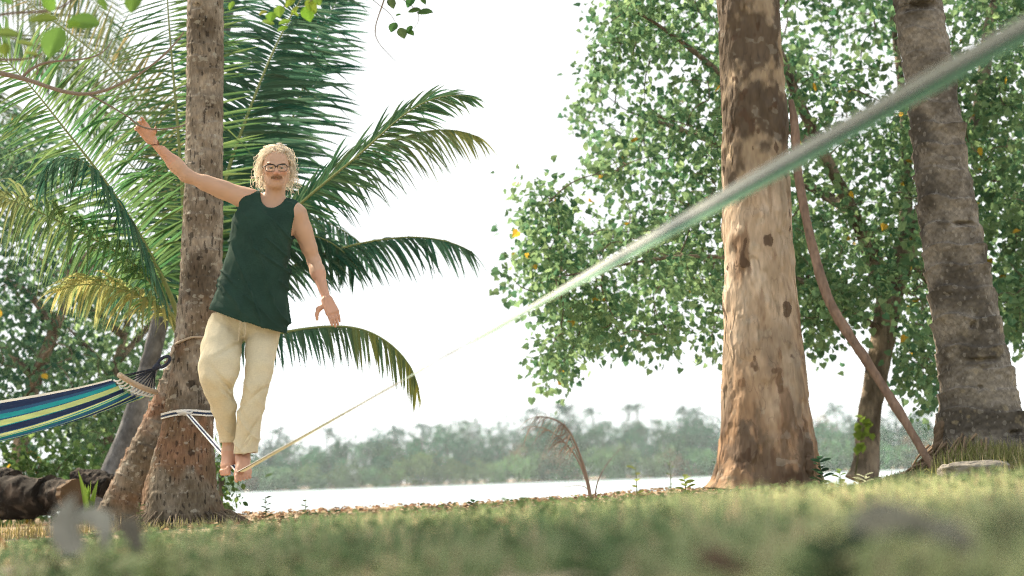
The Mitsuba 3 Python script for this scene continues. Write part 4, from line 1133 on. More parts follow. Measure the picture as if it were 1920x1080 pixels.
    def legs(fd):
        for a_, b_, c_ in ((hpR, knR, anR), (hpL, knL, anL)):
            fd.cone(a_, b_, 0.050, 0.030, 0.03)
            fd.cone(b_, b_ * 0.65 + c_ * 0.35, 0.030, 0.030, 0.03)
            fd.cone(b_ * 0.65 + c_ * 0.35, c_, 0.030, 0.030, 0.03)
        foot(fd, anR, toeR, unit(np.array([0.55, -0.4, 0.2])))
        foot(fd, anL, B(455, 887, 7.585), unit(np.array([-1.0, 0.1, 0.05])))

    def torso(fd, grow_=0.0, k=0.05, skin=False):
        fl = (np.array([0, 1.0, 0]), 1.42)
        g = grow_
        fd.cone(B(463, 372), B(545, 392), 0.055 + g * 0.4, 0.055 + g * 0.4, k)
        fd.cone(B(478, 412), B(526, 420), 0.118 + g, 0.118 + g, k, fl)
        fd.cone(B(497, 430), B(478, 520), 0.160 + g, 0.150 + g, k, fl)
        if skin:
            fd.cone(B(478, 520), B(462, 590), 0.110, 0.105, k, fl)
            return
        fd.cone(B(478, 520), B(462, 600), 0.150 + g, 0.165 + g, k, fl)

    def body(lo, hi, h):
        fd = Field(lo, hi, h)
        torso(fd, -0.03, 0.05, True)
        arms(fd)
        legs(fd)
        head(fd)
        return nets(fd.F, fd.lo, h)

    lo, hi = np.array([-2.18, 7.40, 1.30]), np.array([-0.85, 8.16, 3.20])
    whole = body(lo, hi, 0.006)
    boxes = [(hc - [0.13, 0.16, 0.16], hc + [0.13, 0.16, 0.15], 0.003), (wrR - [0.17, 0.17, 0.03], wrR + [0.035, 0.1, 0.17], 0.003), (wrL - [0.06, 0.14, 0.22], wrL + [0.14, 0.10, 0.03], 0.003), (np.array([anR[0] - 0.13, 7.50, anL[2] - 0.20]), np.array([anL[0] + 0.09, 7.98, anR[2] + 0.03]), 0.003)]
    mb = MB()
    v, f = whole
    c = v[f].mean(1)
    keep = np.ones(len(f), bool)
    for a_, b_, _ in boxes:
        keep &= ~((c > a_ + 0.006) & (c < b_ - 0.006)).all(1)
    parts = [(v, f[keep])]
    for a_, b_, h in boxes:
        parts.append(body(a_, b_, h))
    for v, f in parts:
        g = meshkit.fbm(v * 14, 3, 2)[:, None]
        col = np.array([0.44, 0.28, 0.20]) * (0.90 + 0.22 * g)
        q = (v - hc) @ HM.T / 0.95
        head_ = (np.abs(q[:, 0]) < 0.09) & (q[:, 2] > -0.14) & (q[:, 1] > -0.1) & (np.abs(q[:, 2]) < 0.16)
        blob = lambda x, y, z, rx, rz, y0=0.045: np.where(head_ & (q[:, 1] > y0), np.exp(-(((np.abs(q[:, 0]) - x) / rx) ** 2 + ((q[:, 2] - z) / rz) ** 2)), 0)[:, None]
        red = np.array([0.46, 0.19, 0.14])
        col = col + (red - col) * np.clip(0.55 * blob(0.040, 0, -0.022, 0.022, 0.020) + 0.6 * blob(0, 0, -0.030, 0.018, 0.016), 0, 1)
        lip = np.clip(blob(0, 0, -0.063, 0.021, 0.008) * 1.4, 0, 1)
        col = col + (np.array([0.34, 0.165, 0.125]) - col) * lip * 0.8
        beard = np.clip(blob(0, 0, -0.090, 0.05, 0.030, 0.0) * 0.5, 0, 1)
        col = col + (np.array([0.36, 0.21, 0.14]) - col) * beard
        hands = (np.linalg.norm(v - wrR, axis=1) < 0.18)[:, None] | (np.linalg.norm(v - wrL, axis=1) < 0.19)[:, None] | (v[:, 2] < anR[2] - 0.01)[:, None]
        col = np.where(hands, col * np.array([1.05, 0.92, 0.90]), col)
        mb.add(v, f, col)
    part(t, 'body', mb, 'mat_skin', smooth=True)

    # --- tank top
    fd = Field(np.array([-1.72, 7.55, 2.02]), np.array([-1.10, 8.15, 2.98]), 0.0055)
    torso(fd, 0.004, 0.05)
    sl, q = fd.box(fd.lo, fd.lo + (fd.n - 1) * fd.h)
    flx = (np.array([0, 1.0, 0]), 1.42)
    fd.cone(B(494, 445), B(478, 530), 0.170, 0.170, 0.05, flx)
    fd.cone(B(478, 520), B(466, 590), 0.172, 0.207, 0.05, flx)
    fd.cone(B(466, 590), B(466, 640), 0.207, 0.212, 0.05, flx)
    # hem, arm holes, neck line
    hemA, hemB = B(392, 579), B(541, 627)
    hn = unit(np.cross(hemB - hemA, np.array([0, 1.0, 0.10])))
    if hn[2] > 0:
        hn = -hn
    inner = fd.F + 0.011
    wob = (meshkit.noise(q * np.array([9, 9, 3]), 4) - 0.5) * 0.008
    hem = (q - hemA) @ hn + wob
    fd.F = np.maximum(fd.F, hem.astype(np.float32))
    hollow = np.maximum(inner, -(0.16 + hem))
    fd.F = np.maximum(fd.F, -hollow.astype(np.float32))
    for c_, n_ in ((B(441, 370), B(428, 366) - B(452, 374)), (B(556, 398), B(575, 404) - B(549, 399))):
        n_ = unit(n_)
        rel = q - c_
        cut = rel @ n_
        fd.F = np.maximum(fd.F, np.where(rel[..., 2] > -0.32, np.minimum(cut, 0.05), -0.05).astype(np.float32))
    fd.cone(B(436, 388), B(400, 385), 0.055, 0.075, 0.015, None, 'sub')
    fd.cone(B(568, 415), B(590, 440), 0.052, 0.058, 0.015, None, 'sub')
    fd.cone(neck + [0.006, -0.02, 0.045], neck + [0.003, -0.17, 0.012], 0.070, 0.048, 0.01, None, 'sub')
    fd.cone(neck + [0.0, 0.0, 0.05], neck + [0, 0.06, 0.2], 0.070, 0.09, 0.01, None, 'sub')
    v, f = nets(fd.F, fd.lo, fd.h)
    ms = trimesh.Trimesh(v, f, process=False)
    nn = np.array(ms.vertex_normals)
    s = v @ np.array([0.42, 0, 0.91])
    x = v @ np.array([0.91, 0, -0.42])
    # folds run from the chest down to the hem on the picture's right, more of them low down
    lowness = np.clip((2.75 - v[:, 2]) / 0.55, 0, 1)[:, None]
    ph = v[:, 0] * 40 + v[:, 2] * 17 + 5 * meshkit.fbm(v * 4, 2, 7)
    ridge = 1 - np.abs(np.sin(ph * 0.5 + 3.0 * meshkit.noise(v * [6, 6, 3], 9)))
    ridge2 = 1 - np.abs(np.sin(v[:, 0] * 26 + v[:, 2] * 30 + 4.0 * meshkit.noise(v * [5, 5, 5], 19)))
    fold = (ridge ** 3)[:, None] * 0.019 * (0.3 + lowness) + (ridge2 ** 4)[:, None] * 0.013 * (1.1 - lowness * 0.4) * (meshkit.noise(v * 7, 23)[:, None] > 0.42) + (meshkit.fbm(v * [16, 16, 5], 3, 12)[:, None] - 0.5) * 0.016 * (0.4 + lowness)
    bx = np.exp(-(((v[:, 0] + 1.62) / 0.09) ** 2 + ((v[:, 2] - 2.20) / 0.10) ** 2))[:, None]
    fold += bx * 0.010 * np.sin(v[:, 2] * 90 + v[:, 0] * 60)[:, None]
    fold = fold * (0.08 + 0.92 * sstep(2.84, 2.66, v[:, 2]))[:, None] * (0.25 + 0.75 * sstep(0.0, 0.07, -((v - hemA) @ hn)))[:, None]
    part(t, 'tank_top', (v + nn * fold, f), 'mat_shirt', smooth=True)

    # --- trousers
    fd = Field(np.array([-1.80, 7.42, 1.30]), np.array([-1.12, 8.16, 2.26]), 0.0055)
    fl = (np.array([0, 1.0, 0]), 1.35)
    fd.cone(B(436, 592), B(490, 604), 0.118, 0.112, 0.04, fl)
    def leg(rows, k=0.016):
        for (x0, y0, d0, r0), (x1, y1, d1, r1) in zip(rows, rows[1:]):
            fd.cone(B(x0, y0, d0), B(x1, y1, d1), r0 * m, r1 * m, k)
    leg([(424, 612, 7.90, 36), (414, 655, 7.80, 36.5), (411, 688, 7.71, 36.5), (410, 706, 7.69, 32.5), (411, 730, 7.71, 25.5), (420, 765, 7.76, 20.5), (424, 800, 7.82, 17), (427.5, 836, 7.85, 14.5)])
    leg([(493, 620, 7.90, 33.5), (489, 660, 7.83, 28.5), (486, 690, 7.77, 25.5), (481, 726, 7.73, 21), (469, 778, 7.745, 21.5), (459, 862, 7.775, 23.5)])
    sl, q = fd.box(fd.lo, fd.lo + (fd.n - 1) * fd.h)
    inner = fd.F + 0.010
    # cuffs
    cutR = (B(428, 829, 7.85) - q) @ unit(np.array([0.05, 0, 1.0]))
    cutL = (B(457, 851, 7.78) - q) @ unit(np.array([-0.04, 0, 1.0]))
    leftleg = q[..., 0] < B(436, 840, 7.8)[0]
    cut = np.where(leftleg & (q[..., 1] > 7.74) & (q[..., 0] < B(437, 840, 7.8)[0]), np.where(q[..., 2] < 1.75, cutR, -0.1), cutL)
    cut = cutL
    fd.F = np.maximum(fd.F, cut.astype(np.float32))
    hollow = np.maximum(inner, cut * -1 - 0.06)
    fd.F = np.maximum(fd.F, -np.maximum(inner, -(0.10 + cut)).astype(np.float32))
    v, f = nets(fd.F, fd.lo, fd.h)
    # shorten the left trouser leg to its own cuff
    zc = B(428, 829, 7.85)[2]
    left = (v[:, 0] < np.interp(v[:, 2], [1.40, 1.62], [B(437, 850, 7.8)[0], B(441, 800, 7.8)[0]])) & (v[:, 2] < zc)
    f = f[~left[f].all(1)]
    ms = trimesh.Trimesh(v, f, process=False)
    nn = np.array(ms.vertex_normals)
    h = (meshkit.fbm(v * [13, 13, 6], 3, 21)[:, None] - 0.5) * 0.020
    low = np.clip((1.98 - v[:, 2]) / 0.3, 0, 1)[:, None]
    ph = v[:, 0] * 44 + v[:, 2] * 34 + 4 * meshkit.fbm(v * 5, 2, 7)
    h += ((1 - np.abs(np.sin(ph * 0.5))) ** 3)[:, None] * 0.009 * low
    for (px, py, d_, dx, dz, w_, a_) in ((425, 722, 7.62, 0.62, -0.78, 0.012, -0.017), (432, 745, 7.66, 0.55, -0.83, 0.010, -0.012), (440, 650, 7.75, 0.75, 0.66, 0.014, -0.012), (490, 732, 7.66, 0.8, 0.6, 0.011, -0.012), (470, 810, 7.68, 0.5, 0.86, 0.010, -0.012), (450, 640, 7.72, -0.1, 1.0, 0.010, -0.012)):
        rel = v - B(px, py, d_)
        al, ac = rel[:, 0] * dx + rel[:, 2] * dz, -rel[:, 0] * dz + rel[:, 2] * dx
        h += (a_ * np.exp(-(ac / w_) ** 2 - (al / 0.10) ** 2) * (rel[:, 1] < 0.09))[:, None]
    part(t, 'trousers', (v + nn * h, f), 'mat_pants', smooth=True)
    mb = MB()
    for q_ in ([(452, 596), (449, 618), (447, 640)], [(457, 597), (460, 615), (458, 634)]):
        mb.add(*tube(PA([(a_, b_, 7.70) for a_, b_ in q_]), 0.004, 6, 10), (0.42, 0.36, 0.25))
    part(t, 'drawstring', mb, 'mat_paint', smooth=True)

    # --- eyes, brows, moustache
    for s in (-1, 1):
        sp = trimesh.creation.icosphere(3, 0.0118)
        v = np.array(sp.vertices)
        c = np.full(v.shape, 0.26)
        c[(v @ fw) > 0.0090] = [0.05, 0.045, 0.035]
        part(t, 'eye', (v + hp(s * 0.030, 0.0725, 0.003), sp.faces), 'mat_skin', smooth=True, color=c)
    mb = MB()
    def hairs(x0, x1, z0, z1, y0, n, l, w_, col, dx, dz):
        b = np.array([hp(rng.uniform(x0, x1), y0 + rng.normal() * 0.002, rng.uniform(z0, z1)) for _ in range(n)])
        sx = np.sign((b - hc) @ rt)
        d = fw * 0.35 + rt * (sx * dx)[:, None] + up * dz + rng.normal(0, 0.15, (n, 3))
        flat(mb, strips(b, d, np.broadcast_to(rt + 0.3 * up, b.shape), l, w_, 0.1, 2, 0.2, 'grass', color=np.asarray(col) * rng.uniform(0.7, 1.3, (n, 1))))
    hairs(-0.027, 0.027, -0.055, -0.045, 0.092, 320, 0.012, 0.0028, (0.22, 0.12, 0.065), 1.0, -0.8)
    part(t, 'moustache', mb, 'mat_paint')
    mb = MB()
    for s in (-1, 1):
        a_, b_ = sorted((s * 0.014, s * 0.046))
        hairs(a_, b_, 0.024, 0.029, 0.083, 90, 0.011, 0.0022, (0.26, 0.15, 0.085), 1.0, 0.2)
    part(t, 'eyebrows', mb, 'mat_paint')

    # --- glasses
    gl = f'{t}__glasses'
    mb = MB()
    for s in (-1, 1):
        a_ = np.linspace(0, 2 * np.pi, 41)
        sq = lambda c_: np.sign(c_) * np.abs(c_) ** 0.55
        pts = np.array([hp(s * 0.034 + 0.0275 * sq(math.cos(q_)), 0.101 - 0.010 * (abs(s * 0.034 + 0.0275 * sq(math.cos(q_))) / 0.06) ** 2, 0.002 + 0.0195 * sq(math.sin(q_))) for q_ in a_])
        top_ = np.array([0.0030 if math.sin(q_) > 0.2 else 0.0017 for q_ in a_])
        mb.add(*tube(pts, top_, 7, caps=False))
        mb.add(*tube([hp(s * 0.0605, 0.092, 0.012), hp(s * 0.073, 0.075, 0.013), hp(s * 0.078, 0.02, 0.010), hp(s * 0.078, -0.03, 0.006)], 0.0024, 7, 14))
        cen = hp(s * 0.034, 0.099, 0.002)
        k = len(pts)
        part(gl, 'lens', (np.vstack([pts[:-1], cen]), np.stack([np.arange(k - 1), (np.arange(k - 1) + 1) % (k - 1), np.full(k - 1, k - 1)], 1)), 'mat_lens')
    mb.add(*tube([hp(-0.009, 0.101, 0.009), hp(0, 0.104, 0.011), hp(0.009, 0.101, 0.009)], 0.0026, 7, 8))
    part(gl, 'frame', mb.arrays(), 'mat_black', smooth=True)

    # --- hair: loose curls lit from behind, over a cap
    cap = trimesh.creation.icosphere(4, 1.0)
    v = np.array(cap.vertices) * [0.079, 0.098, 0.089] + [0, -0.026, 0.040]
    keepv = ~((v[:, 1] > 0.022) & (v[:, 2] < 0.083 + 0.1 * np.clip(np.abs(v[:, 0]) - 0.05, -0.05, 0.02))) & (v[:, 2] > -0.055)
    fcap = cap.faces[keepv[cap.faces].all(1)]
    mb = MB().add(hc + 0.95 * v @ HM, fcap, (0.50, 0.37, 0.25))
    n = 1000
    k = 0
    while k < n:
        d = rdir(rng, 1)[0]
        root = d * [0.076, 0.096, 0.087] + [0, -0.026, 0.040]
        if (root[1] > 0.034 and root[2] < 0.086 - 0.5 * max(abs(root[0]) - 0.045, 0)) or root[2] < -0.035 or (root[1] > -0.012 and root[2] < 0.055 and rng.random() < 0.93):
            continue
        k += 1
        s_ = np.linspace(0, 1, 18)
        sgn = np.sign(root[0]) or 1
        side_ = np.clip((0.085 - root[2]) / 0.07, 0, 1)                # 0 on the crown, 1 at the sides and back
        L = rng.uniform(0.035, 0.080) * (1 - side_) + rng.uniform(0.06, 0.145) * side_ * (1.0 if rng.random() < 0.5 else 0.7)
        out = unit(np.array([d[0] * 1.0, d[1] * 0.5 - 0.35, max(d[2], 0) * 0.9]))
        lift = rng.uniform(0.22, 0.80)
        out = unit(out + rng.normal(0, 0.22, 3))
        path = root + out * (L * lift * np.sqrt(s_))[:, None] + np.array([0.22 * sgn * (1 - side_), -0.45 * (1 - side_) - 0.1, -0.35 - 0.6 * side_]) * (L * 0.9 * s_ ** 1.5)[:, None]
        ph0, turns, rad = rng.uniform(0, 6.28), rng.uniform(1.2, 3.4), rng.uniform(0.007, 0.019)
        w1 = unit(np.cross(out, [0.3, 0.2, 1.0]))
        w2 = np.cross(out, w1)
        path = path + (np.cos(ph0 + turns * 6.28 * s_)[:, None] * w1 + np.sin(ph0 + turns * 6.28 * s_)[:, None] * w2) * (rad * np.minimum(1, s_ * 2.2))[:, None]
        c = np.array([0.95, 0.90, 0.82]) * rng.uniform(0.75, 1.1)
        mb.add(*tube(hc + 0.95 * path @ HM, np.linspace(0.0015, 0.0007, 18) * rng.uniform(0.7, 1.3), 4, caps=False), c)
    part(t, 'hair', mb, 'mat_hair', smooth=True)
    return dict(toeL=B(455, 887, 7.585), anL=anL)


FEET = person()


# ------------------------------------------------------------------ slackline
def slackline():
    t = thing('slackline', 'long striped slackline webbing running from the big palm past the standing foot towards the camera', 'slackline')
    rng = np.random.default_rng(61)
    foot, near = P(449, 886, 7.66), P(1920, 55, 2.0)
    far = near + (near - foot) * 0.75
    anchor = P(352, 776, 8.80)
    d1 = spline([foot, near, far], 2)
    n = 260
    s = np.linspace(0, 1, n)
    pts = foot + s[:, None] * (far - foot)
    back = anchor + np.linspace(0, 1, 60)[:, None] * (foot + (anchor - foot) * 0.0 - anchor)
    def ribbon(pts, psi, w, th, front, rear, name, seg=24):
        tg = unit(np.gradient(pts, axis=0))
        view = unit(pts - CAM) * 0 + unit(pts[len(pts) // 2] - CAM)                 # one fixed direction to count the twist from
        n0 = unit(view - (view * tg).sum(1, keepdims=True) * tg)
        w0 = np.cross(tg, n0)
        w0 *= np.sign(w0[:, 2:3] + 1e-9)
        c, q = np.cos(psi)[:, None], np.sin(psi)[:, None]
        wa, na = w0 * c + n0 * q, -w0 * q + n0 * c
        mb = MB()
        u = np.linspace(-0.5, 0.5, seg + 1)
        for sgn, cols in ((-1, front), (1, rear)):
            g = pts[:, None] + wa[:, None] * (u * w)[None, :, None] + na[:, None] * sgn * th / 2
            cc = np.array([cols(x) for x in u])
            i_, j_ = np.meshgrid(np.arange(len(pts) - 1), np.arange(seg), indexing='ij')
            a_ = i_ * (seg + 1) + j_
            mb.add(g.reshape(-1, 3), np.concatenate([np.stack([a_, a_ + 1, a_ + seg + 2], -1).reshape(-1, 3), np.stack([a_, a_ + seg + 2, a_ + seg + 1], -1).reshape(-1, 3)]), np.tile(cc, (len(pts), 1)))
        for e in (-0.5, 0.5):
            g = np.stack([pts + wa * e * w + na * th / 2, pts + wa * e * w - na * th / 2], 1)
            a_ = np.arange(len(pts) - 1) * 2
            mb.add(g.reshape(-1, 3), np.vstack([np.stack([a_, a_ + 1, a_ + 3], 1), np.stack([a_, a_ + 3, a_ + 2], 1)]), (0.6, 0.6, 0.57))
        return part(t, name, mb, 'mat_paint')
    pale, navy, green, cream, olive = (0.46, 0.50, 0.485), (0.012, 0.025, 0.035), (0.165, 0.33, 0.225), (0.56, 0.57, 0.46), (0.06, 0.06, 0.035)
    weave = lambda x: 0.86 + 0.14 * math.sin(x * 150)
    front = lambda x: tuple(weave(x) * q for q in (pale if x > 0.04 else navy if x > -0.14 else green))
    rear = lambda x: olive if x < -0.24 else cream
    y = pts[:, 1]
    psi = np.interp(y, [-3, 2.3, 2.9, 3.4, 3.9, 4.4, 4.9, 5.5, 6.2, 6.8, 7.7], [0.0, 0.0, 0.45, 0.95, 1.27, 1.50, 1.60, 1.70, 1.82, 1.95, 2.12])
    psi = psi + 0.16 * np.sin(y * 9) * np.exp(-((y - 4.2) / 0.8) ** 2)
    ribbon(pts, psi, 0.036, 0.0028, front, rear, 'webbing')
    white, blue = (0.72, 0.73, 0.72), (0.02, 0.035, 0.08)
    wb = lambda x: blue if abs(x) < 0.2 else white
    ribbon(back, np.linspace(0.9, 0.7, 60), 0.034, 0.0028, wb, wb, 'anchor_webbing', 10)
    # the band round the trunk
    c0 = P(354, 777, 9.0)
    a_ = np.linspace(0, 2 * np.pi, 97)
    R = 47 * 9 / F + 0.006
    for name, dz, tilt in (('trunk_band', 0.0, 0.004),):
        mb = MB()
        ring = np.array([[c0[0] + R * math.cos(q), c0[1] + R * math.sin(q), c0[2] + dz + tilt * math.cos(q * 1.0) + 0.006 * math.sin(q * 3 + dz * 90)] for q in a_])
        hgt = 0.036
        u = np.linspace(-0.5, 0.5, 11)
        rad = np.array([[math.cos(q), math.sin(q), 0] for q in a_])
        for o, sgn in ((0.0, 1), (0.004 if dz > 0 else 0.0075, -1)):
            g = ring[:, None] + np.array([0, 0, 1.0]) * (u * hgt)[None, :, None] + rad[:, None] * o
            cc = np.array([wb(x * 1.0 + 0.06) for x in u])
            i_, j_ = np.meshgrid(np.arange(96), np.arange(10), indexing='ij')
            b_ = i_ * 11 + j_
            mb.add(g.reshape(-1, 3), np.concatenate([np.stack([b_, b_ + 1, b_ + 12], -1).reshape(-1, 3), np.stack([b_, b_ + 12, b_ + 11], -1).reshape(-1, 3)]), np.tile(cc, (97, 1)))
        part(t, name, mb, 'mat_paint')
    q = P(346, 775, 8.80)
    mb = MB()
    for k in range(3):
        b = q + np.array([0.012 * (k - 1), -0.012 - 0.004 * k, 0.004 * (k - 1)])
        mb.add(*tube([b + [-0.035, 0.012, 0.014 - 0.01 * k], b + [-0.012, -0.008, 0.004], b + [0.014, -0.008, -0.004], b + [0.04, 0.010, -0.012 + 0.01 * k]], [0.005, 0.008, 0.008, 0.005], 8, 14), np.array(white) * (0.6 + 0.1 * k))
    part(t, 'knot', mb, 'mat_paint', smooth=True)


slackline()


# ------------------------------------------------------------------ hammock
def hammock():
    t = thing('hammock', 'blue, teal and yellow-green striped hammock with wooden spreader bar tied to the big palm', 'hammock')
    rng = np.random.default_rng(71)
    A, Bq = P(224, 703, 8.50), P(292, 735, 8.98)
    loop = P(302, 681, 8.78)
    # bar
    q = spline([A, (A + Bq) / 2 + np.array([0, 0, -0.012]), Bq], 20)
    part(t, 'spreader_bar', MB().add(*tube(q, 0.017, 12), (0.50, 0.41, 0.32)), 'mat_wood', smooth=True)
    # fabric
    nu, nv = 90, 73
    U, Vv = np.linspace(0, 1, nu), np.linspace(0, 1, nv)
    E0 = [A + [-0.05, 0.01, -0.02], P(110, 732, 8.55), P(0, 751, 8.6), P(-160, 770, 8.7), P(-420, 745, 8.85), P(-560, 700, 8.95)]
    E0 = spline(E0, nu)
    away = unit(np.array([0.16, 1.0, 0.0]))
    wid = 0.48 + 0.10 * np.sin(np.pi * U) 
    E1 = np.array([Bq + [-0.045, 0, -0.02] + (e - E0[0]) * [1.0, 1, 1] for e in E0])
    sag = 0.025 + 0.175 * np.sin(np.pi * np.clip(U * 0.95 + 0.02, 0, 1)) ** 0.8
    close = np.clip(U * 3, 0, 1)
    cross = np.sin(np.pi * Vv)
    G = E0[:, None] * (1 - Vv)[None, :, None] + E1[:, None] * Vv[None, :, None]
    G = G + np.array([0, 0, -1.0]) * (sag[:, None] * (cross ** 0.75)[None])[..., None]
    UU, VV = np.meshgrid(U, Vv, indexing='ij')
    wr = np.sin(VV * 60 + 2 * np.sin(UU * 5)) * 0.004 * np.exp(-UU * 5) * 2 + (meshkit.fbm(np.stack([UU * 9, VV * 22, UU * 0], -1), 3, 5) - 0.5) * 0.014
    G = G + np.array([0, -0.7, -0.7]) * wr[..., None]
    navy, blue, teal, lime, lime2 = (0.018, 0.030, 0.080), (0.025, 0.075, 0.165), (0.02, 0.22, 0.28), (0.34, 0.44, 0.21), (0.42, 0.49, 0.26)
    bands = [(0.015, (0.55, 0.58, 0.58)), (0.075, navy), (0.10, blue), (0.15, teal), (0.165, blue), (0.235, lime), (0.25, teal), (0.335, navy), (0.35, blue), (0.385, lime2), (0.40, teal), (0.415, lime), (0.47, (0.012, 0.12, 0.15)), (0.53, blue), (0.56, lime), (0.60, teal), (0.66, navy), (0.72, lime), (0.78, blue), (0.84, teal), (0.90, lime), (0.97, navy), (1.1, teal)]
    edges = [b[0] for b in bands]
    cols = np.array([b[1] for b in bands])
    # every stripe is a strip of its own vertices, so that colours stay crisp
    mb = MB()
    for k in range(nv - 1):
        vm = (Vv[k] + Vv[k + 1]) / 2
        c = cols[np.searchsorted(edges, vm)]
        g = G[:, k:k + 2].reshape(-1, 3)
        a_ = np.arange(nu - 1) * 2
        cc = c * (0.75 + 0.5 * meshkit.fbm(g * [9, 9, 60], 3, 3))[:, None]
        mb.add(g, np.vstack([np.stack([a_, a_ + 1, a_ + 3], 1), np.stack([a_, a_ + 3, a_ + 2], 1)]), cc)
    v = np.vstack(mb.v)
    leaf_mat = 'mat_fabric'
    scene[leaf_mat] = {'type': 'principledthin', 'base_color': VC, 'roughness': 0.8, 'diff_trans': 0.45, 'eta': 1.3}
    part(t, 'fabric', mb, leaf_mat)
    # cords from the loop to the bar and on to the cloth
    for k in range(11):
        f_ = (k + 0.5) / 11
        b = A + (Bq - A) * f_
        e = E0[0] * (1 - f_) + E1[0] * f_ + np.array([0, 0, -0.03 * math.sin(math.pi * f_)])
        lp = P(292, 690, 8.79)
        mb = MB().add(*tube([lp, (lp + b) / 2 + rng.normal(0, 0.004, 3), b], 0.0042, 5, 8), (0.02, 0.026, 0.045))
        part(t, 'cord', mb, 'mat_paint', smooth=True)
        mb = MB().add(*tube([b + [0.0, 0, -0.018], (b + e) / 2 + [0, 0, -0.02], e], 0.006, 5, 6), (0.60, 0.62, 0.62))
        part(t, 'cloth_loop', mb, 'mat_paint', smooth=True)
    # loop eye
    c = (loop + P(312, 676, 8.8)) / 2
    a_ = np.linspace(0, 2 * np.pi, 33)
    ax, ay = unit(P(320, 668, 8.8) - P(292, 690, 8.8)), unit(np.cross(unit(P(320, 668, 8.8) - P(292, 690, 8.8)), [0, 1.0, 0]))
    mb = MB().add(*tube([c + ax * 0.045 * math.cos(q) + ay * 0.024 * math.sin(q) for q in a_], 0.010, 8, caps=False), (0.022, 0.028, 0.05))
    mb.add(*tube([P(288, 692, 8.79), P(294, 687, 8.79), P(299, 682, 8.79)], [0.016, 0.02, 0.013], 10, 8), (0.022, 0.028, 0.05))
    part(t, 'eye_loop', mb, 'mat_paint', smooth=True)
    # rope round the palm
    c0 = P(369, 640, 9.0)
    R = 41 * 9 / F + 0.008
    pts = [P(313, 677, 8.8), P(318, 668, 8.82), P(324, 658, 8.84)]
    for q in np.linspace(math.radians(200), math.radians(400), 20):
        pts.append([c0[0] + R * math.cos(q), c0[1] + R * math.sin(q), c0[2] + 0.012 - 0.045 * max(0, math.cos(q - math.pi)) ])
    part(t, 'rope', MB().add(*tube(pts, 0.0075, 8, 80), (0.36, 0.29, 0.22)), 'mat_paint', smooth=True)
    back = [[c0[0] + R * math.cos(q), c0[1] + R * math.sin(q), c0[2] - 0.03] for q in np.linspace(math.radians(40), math.radians(185), 20)] + [P(316, 677, 8.85), P(309, 679, 8.8)]
    part(t, 'rope', MB().add(*tube(back, 0.0075, 8, 60), (0.36, 0.29, 0.22)), 'mat_paint', smooth=True)


hammock()


